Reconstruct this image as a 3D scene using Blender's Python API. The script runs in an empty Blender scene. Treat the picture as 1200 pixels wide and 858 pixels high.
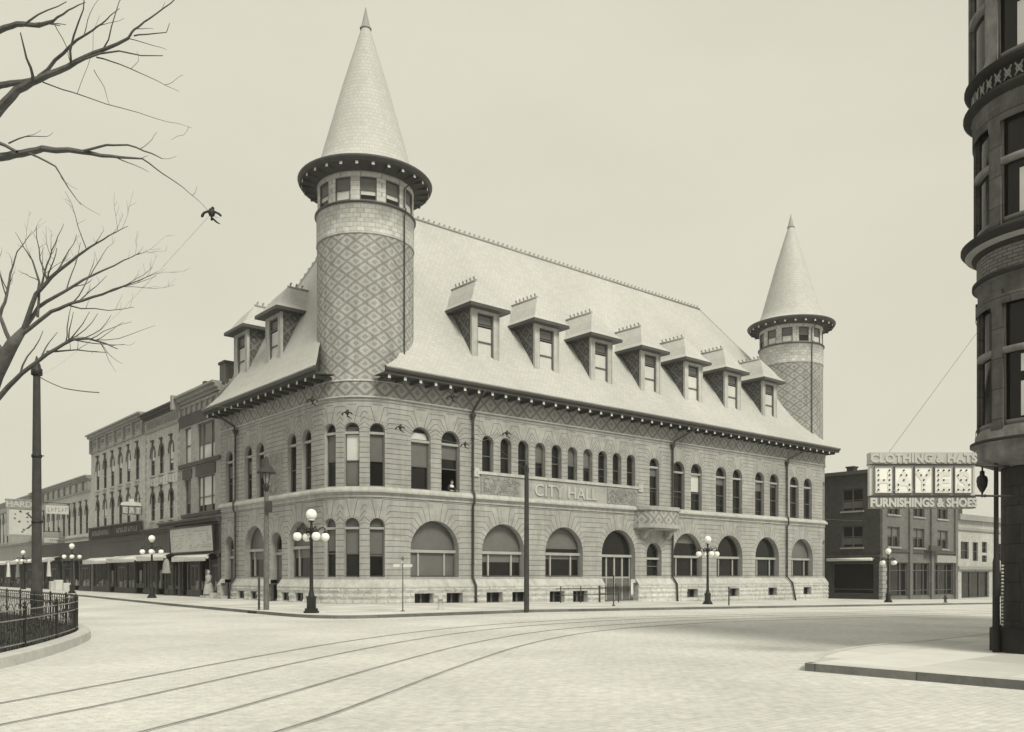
import bpy, bmesh, math, random
from mathutils import Vector, Matrix
random.seed(7)
S = bpy.context.scene
COL = S.collection
PI = math.pi

# ------------------------------------------------------------ camera
cam = bpy.data.objects.new('camera', bpy.data.cameras.new('camera'))
COL.objects.link(cam)
cam.location = (0, 0, 1.75)
cam.rotation_euler = (PI/2, 0, 0)
cam.data.sensor_width = 36.0
cam.data.lens = 30.39
cam.data.shift_y = 0.2042
cam.data.clip_end = 2000
S.camera = cam

# ------------------------------------------------------------ sky, sun, exposure
SUN_DIR = Vector((0.45, -0.79, 0.92)).normalized()       # towards the sun
SUN_EL = math.asin(SUN_DIR.z)
SUN_AZ = math.atan2(SUN_DIR.x, SUN_DIR.y)
w = bpy.data.worlds.new('World'); S.world = w; w.use_nodes = True
nt = w.node_tree
for n in list(nt.nodes): nt.nodes.remove(n)
out = nt.nodes.new('ShaderNodeOutputWorld'); bg = nt.nodes.new('ShaderNodeBackground')
sky = nt.nodes.new('ShaderNodeTexSky'); sky.sky_type = 'NISHITA'; sky.sun_disc = False
sky.sun_elevation = SUN_EL; sky.sun_rotation = SUN_AZ
sky.dust_density = 4; sky.air_density = 1.5
bw = nt.nodes.new('ShaderNodeRGBToBW')
pw = nt.nodes.new('ShaderNodeMath'); pw.operation = 'POWER'; pw.inputs[1].default_value = 0.05
tint = nt.nodes.new('ShaderNodeMix'); tint.data_type = 'RGBA'; tint.blend_type = 'MULTIPLY'
tint.inputs[0].default_value = 1; tint.inputs[7].default_value = (5.1, 4.93, 4.08, 1)
nt.links.new(sky.outputs[0], bw.inputs[0]); nt.links.new(bw.outputs[0], pw.inputs[0])
cn = nt.nodes.new('ShaderNodeTexNoise'); cn.inputs['Scale'].default_value = 2.2; cn.inputs['Detail'].default_value = 5     # thin high overcast
tcw = nt.nodes.new('ShaderNodeTexCoord'); cmp_ = nt.nodes.new('ShaderNodeMapping'); cmp_.inputs['Scale'].default_value = (1, 1, 2.5)
cmr = nt.nodes.new('ShaderNodeMapRange'); cmr.inputs[1].default_value = .25; cmr.inputs[2].default_value = .75; cmr.inputs[3].default_value = .94; cmr.inputs[4].default_value = 1.06
cml = nt.nodes.new('ShaderNodeMath'); cml.operation = 'MULTIPLY'
nt.links.new(tcw.outputs['Generated'], cmp_.inputs[0]); nt.links.new(cmp_.outputs[0], cn.inputs['Vector']); nt.links.new(cn.outputs[0], cmr.inputs[0])
nt.links.new(pw.outputs[0], cml.inputs[0]); nt.links.new(cmr.outputs[0], cml.inputs[1])
nt.links.new(cml.outputs[0], tint.inputs[6]); nt.links.new(tint.outputs[2], bg.inputs[0])
bg.inputs[1].default_value = 0.12
nt.links.new(bg.outputs[0], out.inputs[0])
sl = bpy.data.lights.new('sun', 'SUN'); sl.energy = 2.7; sl.angle = math.radians(18); sl.color = (1, .96, .80)
so = bpy.data.objects.new('sun', sl); COL.objects.link(so)
so.rotation_euler = SUN_DIR.to_track_quat('Z', 'Y').to_euler(); so.location = (20, -30, 60)
S.view_settings.view_transform = 'Standard'; S.view_settings.look = 'None'
S.view_settings.exposure = 0.17; S.view_settings.gamma = 1.0; S.view_settings.use_curve_mapping = False

# ------------------------------------------------------------ frames
CX, CY = -8.8, 52.0
ROT = math.radians(40.17)
cR, sR = math.cos(ROT), math.sin(ROT)
def uvw(u, v, z=0): return Vector((CX+u*cR-v*sR, CY+u*sR+v*cR, z))
def touv(x, y): dx, dy = x-CX, y-CY; return dx*cR+dy*sR, -dx*sR+dy*cR
SLOPE = 0.0145
def gz_u(u): return -SLOPE*min(max(u, 0), 75)
def gz(x, y): return gz_u(touv(x, y)[0])
F_, HX_, HY_ = 1013.0, 600.0, 674.0
def pix(px, py, Z): return Vector(((px-HX_)/F_*Z, Z, 1.75+(HY_-py)/F_*Z))

# ------------------------------------------------------------ materials
MATS = {}
def mat(name, col, var=.18, scale=1.2, rough=.85, bump=.15, bscale=14, brick=None, bc=(1.12, .84), stain=.12, diamond=None, spec=.3, course=None, planks=None, streak=0, coat=0, metal=0):
    if name in MATS: return MATS[name]
    m = bpy.data.materials.new(name); m.use_nodes = True; MATS[name] = m
    t = m.node_tree; N = t.nodes; Lk = t.links
    b = N['Principled BSDF']
    if isinstance(col, (int, float)): col = (col, col, col*.98)
    b.inputs['Roughness'].default_value = rough; b.inputs['Specular IOR Level'].default_value = spec
    b.inputs['Coat Weight'].default_value = coat; b.inputs['Metallic'].default_value = metal
    def node(tp, **k):
        n = N.new(tp)
        for a, v in k.items(): setattr(n, a, v)
        return n
    def math_(op, a, b_=None):
        n = node('ShaderNodeMath', operation=op)
        for i, x in enumerate((a, b_)):
            if x is None: continue
            if isinstance(x, (int, float)): n.inputs[i].default_value = x
            else: Lk.new(x, n.inputs[i])
        return n.outputs[0]
    tc = node('ShaderNodeTexCoord')
    uvm = tc.outputs['UV']
    geo = node('ShaderNodeNewGeometry').outputs['Position']
    n1 = node('ShaderNodeTexNoise'); n1.inputs['Scale'].default_value = scale; n1.inputs['Detail'].default_value = 6; n1.inputs['Roughness'].default_value = .65
    Lk.new(geo, n1.inputs['Vector'])
    mr = node('ShaderNodeMapRange'); mr.inputs[1].default_value = .25; mr.inputs[2].default_value = .75
    mr.inputs[3].default_value = 1-var; mr.inputs[4].default_value = 1+var
    Lk.new(n1.outputs[0], mr.inputs[0])
    fac = mr.outputs[0]
    if stain:
        n2 = node('ShaderNodeTexNoise'); n2.inputs['Scale'].default_value = .22; n2.inputs['Detail'].default_value = 4
        mp = node('ShaderNodeMapping'); mp.inputs['Scale'].default_value = (1, 1, .45)
        Lk.new(geo, mp.inputs[0]); Lk.new(mp.outputs[0], n2.inputs['Vector'])
        m2 = node('ShaderNodeMapRange'); m2.inputs[1].default_value = .3; m2.inputs[2].default_value = .7
        m2.inputs[3].default_value = 1-stain; m2.inputs[4].default_value = 1+stain
        Lk.new(n2.outputs[0], m2.inputs[0]); fac = math_('MULTIPLY', fac, m2.outputs[0])
    if streak:      # rain streaks and soot
        n4 = node('ShaderNodeTexNoise'); n4.inputs['Scale'].default_value = 1; n4.inputs['Detail'].default_value = 5; n4.inputs['Roughness'].default_value = .6
        mp4 = node('ShaderNodeMapping'); mp4.inputs['Scale'].default_value = (3.2, 3.2, .28)
        Lk.new(geo, mp4.inputs[0]); Lk.new(mp4.outputs[0], n4.inputs['Vector'])
        m4 = node('ShaderNodeMapRange'); m4.inputs[1].default_value = .42; m4.inputs[2].default_value = .75
        m4.inputs[3].default_value = 1.03; m4.inputs[4].default_value = 1-streak
        Lk.new(n4.outputs[0], m4.inputs[0]); fac = math_('MULTIPLY', fac, m4.outputs[0])
    base = node('ShaderNodeRGB'); base.outputs[0].default_value = (*col, 1)
    c = base.outputs[0]; hgt = None
    if diamond:
        W, H, c2, oy = diamond
        sx = node('ShaderNodeSeparateXYZ'); Lk.new(uvm, sx.inputs[0])
        q = .036
        ux = math_('MULTIPLY', math_('FLOOR', math_('DIVIDE', sx.outputs[0], q*1.5)), q*1.5)
        uz = math_('MULTIPLY', math_('FLOOR', math_('DIVIDE', math_('SUBTRACT', sx.outputs[1], oy), q)), q)
        def tri(x, per): return math_('MULTIPLY', math_('ABSOLUTE', math_('SUBTRACT', math_('FRACT', math_('DIVIDE', x, per)), .5)), 2)
        D = math_('ADD', tri(ux, W), tri(uz, H))
        tt = math_('ABSOLUTE', math_('SUBTRACT', D, 1))
        k = math_('MAXIMUM', math_('LESS_THAN', tt, .2), math_('GREATER_THAN', tt, .68))
        k2 = math_('MULTIPLY', math_('GREATER_THAN', tt, .84), .55)
        k = math_('SUBTRACT', k, k2)
        mx = node('ShaderNodeMix', data_type='RGBA'); Lk.new(k, mx.inputs[0]); Lk.new(c, mx.inputs[6])
        mx.inputs[7].default_value = (c2, c2, c2*.97, 1); c = mx.outputs[2]
    if brick:
        bw_, bh, mc, ms = brick
        bt = node('ShaderNodeTexBrick'); bt.inputs['Scale'].default_value = 1
        bt.inputs['Brick Width'].default_value = bw_; bt.inputs['Row Height'].default_value = bh
        bt.inputs['Mortar Size'].default_value = ms; bt.inputs['Mortar Smooth'].default_value = .3
        bt.inputs['Color1'].default_value = (bc[0], bc[0], bc[0], 1); bt.inputs['Color2'].default_value = (bc[1], bc[1], bc[1], 1)
        bt.inputs['Mortar'].default_value = (mc, mc, mc, 1)
        Lk.new(uvm, bt.inputs['Vector'])
        mx = node('ShaderNodeMix', data_type='RGBA', blend_type='MULTIPLY'); mx.inputs[0].default_value = 1
        Lk.new(c, mx.inputs[6]); Lk.new(bt.outputs['Color'], mx.inputs[7]); c = mx.outputs[2]
        hgt = math_('SUBTRACT', 1, bt.outputs['Fac'])
    if planks:
        sx = node('ShaderNodeSeparateXYZ'); Lk.new(uvm, sx.inputs[0])
        fr = math_('FRACT', math_('DIVIDE', sx.outputs[0], planks))
        k = math_('ADD', math_('MULTIPLY', math_('GREATER_THAN', fr, .08), .45), .55)
        mx = node('ShaderNodeMix', data_type='RGBA', blend_type='MULTIPLY'); mx.inputs[0].default_value = 1
        cc = node('ShaderNodeCombineXYZ')
        for i in range(3): Lk.new(k, cc.inputs[i])
        Lk.new(c, mx.inputs[6]); Lk.new(cc.outputs[0], mx.inputs[7]); c = mx.outputs[2]
    vm = node('ShaderNodeVectorMath', operation='SCALE'); Lk.new(c, vm.inputs[0]); Lk.new(fac, vm.inputs['Scale'])
    Lk.new(vm.outputs[0], b.inputs['Base Color'])
    if bump:
        n3 = node('ShaderNodeTexNoise'); n3.inputs['Scale'].default_value = bscale; n3.inputs['Detail'].default_value = 5
        Lk.new(geo, n3.inputs['Vector'])
        h = n3.outputs[0]
        if hgt is not None: h = math_('ADD', h, math_('MULTIPLY', hgt, .8))
        bp = node('ShaderNodeBump'); bp.inputs['Strength'].default_value = min(1, bump*2); bp.inputs['Distance'].default_value = .03 if bscale > 8 else .08
        Lk.new(h, bp.inputs['Height']); Lk.new(bp.outputs[0], b.inputs['Normal'])
    return m

M = lambda k: MATS[k]
mat('stone', .335, var=.15, scale=2.2, bump=.14, bscale=9, stain=.12, streak=.2, brick=(.95, .3, 1, 0), bc=(1.07, .92))
mat('joint_shade', .10, var=.25, scale=4, bump=0)  # shade of the recessed grooves, put into a dark colour
mat('pale_stone', .44, var=.15, scale=2, bump=.15, streak=.25)
mat('rock_face', .47, var=.22, scale=2.5, bump=.5, bscale=4.5, stain=.15, streak=.15)
mat('carved', .27, var=.35, scale=9, bump=.5, bscale=16)
mat('slate', .475, var=.05, scale=3, rough=.6, bump=.05, bscale=20, brick=(.34, .24, .80, .02), bc=(1.05, .94), stain=.07)
mat('shingle', .50, var=.2, scale=3, bump=.1, brick=(.42, .26, .6, .018), stain=.15)
mat('cheek_shingle', .115, var=.3, scale=2, bump=.15, brick=(.3, .16, .6, .015))
mat('diamond_tower', .37, var=.2, scale=1.2, bump=.1, diamond=(1.0608, .78, .225, .1), stain=.2, streak=.28)
mat('diamond_frieze', .33, var=.2, scale=1.2, bump=.1, diamond=(1.1, 1.02, .19, .68), stain=.15)
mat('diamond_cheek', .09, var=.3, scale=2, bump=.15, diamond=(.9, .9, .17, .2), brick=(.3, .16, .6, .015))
mat('eave_wood', .06, var=.2, bump=.05)
mat('gutter', .07, var=.2, rough=.5, bump=0)
mat('gutter_lip', .3, var=.2, rough=.5, bump=0)
mat('bracket_end', .62, var=.1, bump=0)
mat('sash', .10, var=.2, rough=.5, bump=0)
mat('sash_pale', .34, var=.15, rough=.55, bump=0)
mat('glass', .012, var=.3, scale=.7, rough=.07, bump=0, spec=.25, stain=0)
mat('shade_cloth', .125, var=.12, scale=1.5, rough=.7, bump=0, coat=.3)
mat('shade_white', .55, var=.1, scale=1.5, rough=.7, bump=0, coat=.3)
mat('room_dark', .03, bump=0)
mat('door_wood', .14, var=.3, scale=3, rough=.6, bump=.05, planks=.35)
mat('iron', .022, var=.3, rough=.5, bump=.05, bscale=30)
mat('pipe_iron', .045, var=.3, rough=.5, bump=.03)
mat('pole_wood', .05, var=.35, scale=4, bump=.15)
mat('pole_pale', .13, var=.35, scale=4, bump=.15)
mat('opal', .85, var=.03, rough=.25, bump=0, stain=0)
mat('bark', .10, var=.35, scale=5, bump=.3)
mat('white_paint', .72, var=.1, scale=2, bump=.02)
mat('canvas', .62, var=.12, scale=3, bump=.08)
mat('cloth_grey', .3, var=.3, scale=3, bump=.1)
mat('skin_tone', .42, var=.05, bump=0)
mat('hair_dark', .03, bump=.1)
# ------------------------------------------------------------ mesh helpers
ORG = {}
class MB:
    def __init__(s): s.v = []; s.f = []; s.m = []; s.uv = []; s.sm = []
    def face(s, pts, m=0, uv=None, smooth=False):
        i = len(s.v); s.v += [Vector(p) for p in pts]
        s.f.append(list(range(i, i+len(pts)))); s.m.append(m); s.uv.append(uv); s.sm.append(smooth)
    def box(s, x0, x1, y0, y1, z0, z1, m=0):
        p = [(x0,y0,z0),(x1,y0,z0),(x1,y1,z0),(x0,y1,z0),(x0,y0,z1),(x1,y0,z1),(x1,y1,z1),(x0,y1,z1)]
        for q in ((0,3,2,1),(4,5,6,7),(0,1,5,4),(1,2,6,5),(2,3,7,6),(3,0,4,7)): s.face([p[i] for i in q], m)
    def bbox(s, x0, x1, y0, y1, z0, z1, m=0, b=.02):
        # box with chamfered vertical edges and top
        o = [(x0+b,y0),(x1-b,y0),(x1,y0+b),(x1,y1-b),(x1-b,y1),(x0+b,y1),(x0,y1-b),(x0,y0+b)]
        s.prism(o, z0, z1, m)
    def prism(s, outl, z0, z1, m=0, top=True, bot=True):
        n = len(outl)
        for i in range(n):
            a, b = outl[i], outl[(i+1) % n]
            s.face([(*a, z0), (*b, z0), (*b, z1), (*a, z1)], m)
        if top: s.face([(*p, z1) for p in outl], m)
        if bot: s.face([(*p, z0) for p in reversed(outl)], m)
    def tube(s, pts, rads, n=8, m=0, cap=True):
        pts = [Vector(p) for p in pts]
        if isinstance(rads, (int, float)): rads = [rads]*len(pts)
        rings = []; ref = None
        for i, p in enumerate(pts):
            d = (pts[min(i+1, len(pts)-1)]-pts[max(i-1, 0)]).normalized()
            if ref is None: ref = d.orthogonal()
            ref = (ref-d*ref.dot(d))
            if ref.length < 1e-5: ref = d.orthogonal()
            ref = ref.normalized()
            b = d.cross(ref)
            rings.append([p+(ref*math.cos(2*PI*k/n)+b*math.sin(2*PI*k/n))*rads[i] for k in range(n)])
        for i in range(len(rings)-1):
            for k in range(n):
                s.face([rings[i][k], rings[i][(k+1)%n], rings[i+1][(k+1)%n], rings[i+1][k]], m, None, True)
        if cap:
            s.face(rings[0][::-1], m); s.face(rings[-1], m)
    def lathe(s, prof, cx=0, cy=0, n=24, m=0, a0=0, a1=2*PI, smooth=True, u0=0, uvr=None):
        # prof: list of (r, z)[, mat]
        for i in range(len(prof)-1):
            r0, z0 = prof[i][:2]; r1, z1 = prof[i+1][:2]
            mm = prof[i][2] if len(prof[i]) > 2 else m
            for k in range(n):
                A = a0+(a1-a0)*k/n; B = a0+(a1-a0)*(k+1)/n
                rm = uvr or max(r0, r1, .001)
                pts = [(cx+r0*math.sin(A), cy-r0*math.cos(A), z0), (cx+r0*math.sin(B), cy-r0*math.cos(B), z0),
                       (cx+r1*math.sin(B), cy-r1*math.cos(B), z1), (cx+r1*math.sin(A), cy-r1*math.cos(A), z1)]
                L0 = abs(z1-z0) if abs(z1-z0) > .3*abs(r1-r0) else abs(r1-r0)
                uv = [(A*rm, z0), (B*rm, z0), (B*rm, z1), (A*rm, z1)]
                if r0 < 1e-6: pts = pts[1:]; uv = uv[1:]
                elif r1 < 1e-6: pts = pts[:3]; uv = uv[:3]
                s.face(pts, mm, uv, smooth)
    def sphere(s, c, r, m=0, n=12, sc=(1, 1, 1)):
        c = Vector(c)
        for i in range(n//2):
            for k in range(n):
                def P(i, k):
                    t = PI*i/(n//2); a = 2*PI*k/n
                    return c+Vector((r*sc[0]*math.sin(t)*math.cos(a), r*sc[1]*math.sin(t)*math.sin(a), r*sc[2]*math.cos(t)))
                q = [P(i, k), P(i+1, k), P(i+1, k+1), P(i, k+1)]
                if i == 0: q = q[:3]
                elif i == n//2-1: q = [q[0], q[1], q[3]]
                s.face(q, m, None, True)
    def mesh(s, name, mats, org=(0, 0, 0), merge=True):
        me = bpy.data.meshes.new(name)
        o = Vector(org)
        me.from_pydata([v-o for v in s.v], [], s.f)
        for mm in (mats if isinstance(mats, (list, tuple)) else [mats]): me.materials.append(mm if not isinstance(mm, str) else MATS[mm])
        ul = me.uv_layers.new(name='UVMap')
        for p, mi, uv, sm in zip(me.polygons, s.m, s.uv, s.sm):
            p.material_index = mi; p.use_smooth = sm
            if uv is None:
                nn = p.normal
                if abs(nn.z) > .75: uv = [(s.v[i].x, s.v[i].y) for i in p.vertices]
                else:
                    t = Vector((-nn.y, nn.x, 0)).normalized()
                    up = nn.cross(t)
                    if up.z < 0: up = -up
                    uv = [(s.v[i].dot(t), s.v[i].dot(up)) for i in p.vertices]
            for li, q in zip(p.loop_indices, uv): ul.data[li].uv = q
        if merge:
            bm = bmesh.new(); bm.from_mesh(me); bmesh.ops.remove_doubles(bm, verts=bm.verts, dist=.0004)
            bm.to_mesh(me); bm.free()
        return me
    def build(s, name, mats, parent=None, merge=True, loc=None, rot=0):
        org = ORG.get(parent.name, (0, 0, 0)) if (parent is not None and loc is None) else (0, 0, 0)
        o = bpy.data.objects.new(name, s.mesh(name, mats, org, merge)); COL.objects.link(o)
        if parent is not None:
            o.parent = parent
            if loc is None: ORG[o.name] = org
            else:
                o.location = Vector(loc)-Vector(ORG.get(parent.name, (0, 0, 0))); o.rotation_euler = (0, 0, rot)
                ORG[o.name] = (0, 0, 0)
        elif loc is not None:
            o.location = loc; o.rotation_euler = (0, 0, rot)
        return o

def tag(o, label, cat, group=None):
    o['label'] = label; o['category'] = cat
    if group: o['group'] = group
    return o
def thing(name, label, cat, loc, group=None, rot=0):
    o = bpy.data.objects.new(name, None); COL.objects.link(o)
    o.empty_display_size = .3
    o.location = loc; o.rotation_euler = (0, 0, rot); ORG[o.name] = (0, 0, 0)
    return tag(o, label, cat, group)
def uvthing(name, label, cat, u, v, group=None, z=None):
    zz = gz_u(u) if z is None else z
    o = thing(name, label, cat, uvw(u, v, zz), group, ROT)
    ORG[o.name] = (u, v, zz)            # its parts are written in street-grid coordinates
    return o
def structure(o): o['kind'] = 'structure'; return o
def copy_tree(o, parent=None):
    c = o.copy(); COL.objects.link(c)
    if parent is not None: c.parent = parent
    for ch in o.children: copy_tree(ch, c)
    return c
def text_faces(mb, body, size, ext, place, m=0, off=0, align='CENTER', xs=1):
    cu = bpy.data.curves.new('t', 'FONT'); cu.body = body; cu.size = size; cu.extrude = ext; cu.offset = off
    cu.align_x = align; cu.resolution_u = 3
    ob = bpy.data.objects.new('t', cu); COL.objects.link(ob)
    dg = bpy.context.evaluated_depsgraph_get()
    me = bpy.data.meshes.new_from_object(ob.evaluated_get(dg))
    for p in me.polygons: mb.face([place(me.vertices[i].co.x*xs, me.vertices[i].co.y, me.vertices[i].co.z) for i in p.vertices], m)
    bpy.data.objects.remove(ob); bpy.data.curves.remove(cu); bpy.data.meshes.remove(me)

# walls with openings ------------------------------------------------
def Op(s0, s1, z0, top, arch=True):
    r = (s1-s0)/2
    return dict(s0=s0, s1=s1, z0=z0, zs=top-r if arch else top, arch=arch, r=r, c=(s0+s1)/2, top=top)
def op_top(o, x):
    if not o['arch']: return o['zs']
    d = max(0, o['r']**2-(x-o['c'])**2); return o['zs']+math.sqrt(d)
def wall_scan(mb, P, s0, s1, z0, z1, ops, d=0, m=0, breaks=(), reveal=.35, rm=None, n=14):
    rm = m if rm is None else rm
    X = {round(s0, 4), round(s1, 4)}
    for b in breaks:
        if s0 < b < s1: X.add(round(b, 4))
    for o in ops:
        ks = [o['s0'], o['s1']]
        if o['arch']: ks += [o['c']-o['r']*math.cos(PI*k/n) for k in range(1, n)]
        for k in ks:
            if s0 < k < s1: X.add(round(k, 4))
    X = sorted(X)
    f = z0 if callable(z0) else (lambda x: z0)
    for a, b in zip(X[:-1], X[1:]):
        if b-a < 1e-3: continue
        mid = (a+b)/2; ca, cb = f(a), f(b)
        for o in sorted([o for o in ops if o['s0'] < mid < o['s1']], key=lambda o: o['z0']):
            if o['z0'] > max(ca, cb)+.002:
                mb.face([P(a, ca, d), P(b, cb, d), P(b, o['z0'], d), P(a, o['z0'], d)], m, [(a, ca), (b, cb), (b, o['z0']), (a, o['z0'])])
            ca, cb = op_top(o, a), op_top(o, b)
        if z1 > max(ca, cb)+.001 or z1 > min(ca, cb)+.001:
            mb.face([P(a, ca, d), P(b, cb, d), P(b, z1, d), P(a, z1, d)], m, [(a, ca), (b, cb), (b, z1), (a, z1)])
    for o in ops:
        pts = [(o['s0'], max(o['z0'], f(o['s0']))), (o['s0'], o['zs'])]
        if o['arch']: pts += [(o['c']-o['r']*math.cos(PI*k/n), o['zs']+o['r']*math.sin(PI*k/n)) for k in range(1, n)]
        pts += [(o['s1'], o['zs']), (o['s1'], max(o['z0'], f(o['s1'])))]
        if o['z0'] > f(o['c']): pts.append(pts[0])
        for (xa, za), (xb, zb) in zip(pts[:-1], pts[1:]):
            mb.face([P(xa, za, d), P(xb, zb, d), P(xb, zb, d-reveal), P(xa, za, d-reveal)], rm, [(0, za), (.01, zb), (reveal, zb), (reveal, za)] if abs(xa-xb) < .01 else [(xa, 0), (xb, 0), (xb, reveal), (xa, reveal)])

def outline(w, hs, arch, n=14, ins=0):
    r = w/2-ins
    p = [(-r, ins), (r, ins), (r, hs)] if arch else [(-r, ins), (r, ins), (r, hs-ins), (-r, hs-ins)]
    if arch: p += [(r*math.cos(PI*k/n), hs+r*math.sin(PI*k/n)) for k in range(1, n)] + [(-r, hs)]
    return p
def ring(mb, o1, o2, y, m=0, yb=None):
    n = len(o1)
    for i in range(n):
        a, b, c, d = o1[i], o1[(i+1)%n], o2[(i+1)%n], o2[i]
        mb.face([(a[0], y, a[1]), (b[0], y, b[1]), (c[0], y, c[1]), (d[0], y, d[1])], m)
        if yb: mb.face([(d[0], y, d[1]), (c[0], y, c[1]), (c[0], yb, c[1]), (d[0], yb, d[1])], m)
def clip_poly(pts, z, keep_above):
    out = []
    n = len(pts)
    for i in range(n):
        a, b = pts[i], pts[(i+1) % n]
        ia = (a[1] >= z) == keep_above; ib = (b[1] >= z) == keep_above
        if ia: out.append(a)
        if ia != ib:
            t = (z-a[1])/(b[1]-a[1]); out.append((a[0]+t*(b[0]-a[0]), z))
    return out
def window(parent, loc, rot, w, hs, arch=True, y=.3, fr=.07, rails=(), mull=(), transom=None, shades=(), fm='sash', tm='sash_pale', pale_mull=False, name='window', shade_mat='shade_cloth', open_below=None, frame_extra=None):
    """x along the wall, y into the wall, z up from the sill.  frame is the part, pane and shade its sub-parts"""
    mb = MB()
    ring(mb, outline(w-.004, hs, arch), outline(w, hs, arch, ins=fr), y-.06, 0, y+.02)
    for z in rails: mb.box(-w/2+fr*.6, w/2-fr*.6, y-.045, y+.025, z-.035, z+.035, 0)
    for x in mull:
        zt = transom[0] if transom else hs
        mb.box(x-.06, x+.06, y-.075, y+.022, fr, zt, 1 if pale_mull else 0)
    if transom: mb.box(-w/2-.001, w/2+.001, y-.16, y+.018, transom[0], transom[1], 1)
    if frame_extra: frame_extra(mb)
    o = mb.build(name, [fm, tm], parent, loc=loc, rot=rot)
    g = MB()
    po = outline(w, hs, arch, ins=.01)
    if open_below: po = clip_poly(po, open_below, True)
    g.face([(x, y+.03, z) for x, z in po])
    g.build('pane', 'glass', o)
    for k, (z0, z1, mt) in enumerate(shades):
        pp = clip_poly(clip_poly(outline(w, hs, arch, ins=fr*.8), z0, True), z1, False)
        if len(pp) > 2:
            sb = MB(); sb.face([(x, y+.012+.001*k, z) for x, z in pp]); sb.build('window_shade', mt, o)
    return o
# ------------------------------------------------------------ ground
def terrain_poly(mb, poly, dz, m=0, world=False):
    """flat polygon (street-grid coords) cut along the breaks of the slope and draped on it"""
    bm = bmesh.new()
    vs = [bm.verts.new((p[0], p[1], 0)) for p in poly]
    bm.faces.new(vs)
    for b in (0, 75):
        bmesh.ops.bisect_plane(bm, geom=bm.verts[:]+bm.edges[:]+bm.faces[:], plane_co=(b, 0, 0), plane_no=(1, 0, 0))
    bmesh.ops.triangulate(bm, faces=bm.faces[:])
    for f in bm.faces:
        mb.face([uvw(v.co.x, v.co.y, gz_u(v.co.x)+dz) for v in f.verts], m, [(v.co.x, v.co.y) for v in f.verts])
    bm.free()
def densify(pl, step=1.0):
    out = []
    for a, b in zip(pl[:-1], pl[1:]):
        L = math.dist(a, b); n = max(1, int(L/step))
        out += [(a[0]+(b[0]-a[0])*i/n, a[1]+(b[1]-a[1])*i/n) for i in range(n)]
    return out+[pl[-1]]
def smooth(pl, it=2):
    for _ in range(it):
        q = [pl[0]]
        for a, b in zip(pl[:-1], pl[1:]):
            q += [(a[0]*.75+b[0]*.25, a[1]*.75+b[1]*.25), (a[0]*.25+b[0]*.75, a[1]*.25+b[1]*.75)]
        pl = q+[pl[-1]]
    return pl
def normals2(pl):
    out = []
    for i in range(len(pl)):
        a, b = pl[max(0, i-1)], pl[min(len(pl)-1, i+1)]
        d = math.hypot(b[0]-a[0], b[1]-a[1]); out.append((-(b[1]-a[1])/d, (b[0]-a[0])/d))
    return out

mat('street', .57, var=.2, scale=5, rough=.9, bump=.12, bscale=7, brick=(.26, .12, .87, .012), bc=(1.04, .96), stain=.14)
mat('sidewalk', .56, var=.08, scale=1.6, rough=.9, bump=.05, brick=(1.6, 1.6, .8, .012), stain=.06)
mat('kerb_stone', .15, var=.2, scale=3, bump=.25, bscale=10, brick=(1.8, 9, .5, .015))
mat('kerb_pale', .5, var=.15, scale=3, bump=.2, bscale=10)
mat('rail_steel', .23, var=.5, scale=6, rough=.6, bump=0)
mat('grass_blade', .035, var=.35, scale=3, bump=.3, bscale=30)
mat('earth', .2)

g = MB()
for u0, u1 in ((-150, 0), (0, 75), (75, 230)):
    v = [-150, 230]
    g.face([uvw(u0, v[0], gz_u(u0)), uvw(u1, v[0], gz_u(u1)), uvw(u1, v[1], gz_u(u1)), uvw(u0, v[1], gz_u(u0))], 0, [(u0, v[0]), (u1, v[0]), (u1, v[1]), (u0, v[1])])
structure(g.build('street', 'street'))

def pavement(name, kerb, back, dz, mats=('sidewalk', 'kerb_stone'), kw=.18):
    """kerb: street-side line (right side of travel = street) , back: closing points"""
    mb = MB(); terrain_poly(mb, kerb+back, dz, 0)
    structure(mb.build(name, mats[0], merge=False))
    k = MB(); kk = densify(kerb, 1.5); nn = normals2(kk)
    so = 0
    for i in range(len(kk)-1):
        a, b = kk[i], kk[i+1]; na, nb = nn[i], nn[i+1]
        za, zb = gz_u(a[0]), gz_u(b[0])
        L = math.dist(a, b)
        e = .012
        A = uvw(a[0]-na[0]*e, a[1]-na[1]*e, za); B = uvw(b[0]-nb[0]*e, b[1]-nb[1]*e, zb)
        A2 = uvw(a[0]+na[0]*kw, a[1]+na[1]*kw, za); B2 = uvw(b[0]+nb[0]*kw, b[1]+nb[1]*kw, zb)
        up = Vector((0, 0, dz+.006)); dn = Vector((0, 0, -.05))
        k.face([A+dn, B+dn, B+up, A+up], 0, [(so, 0), (so+L, 0), (so+L, dz), (so, dz)])
        k.face([A+up, B+up, B2+up, A2+up], 1, [(so, 0), (so+L, 0), (so+L, kw), (so, kw)])
        so += L
    structure(k.build('kerb', [mats[1], 'kerb_pale']))

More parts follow.
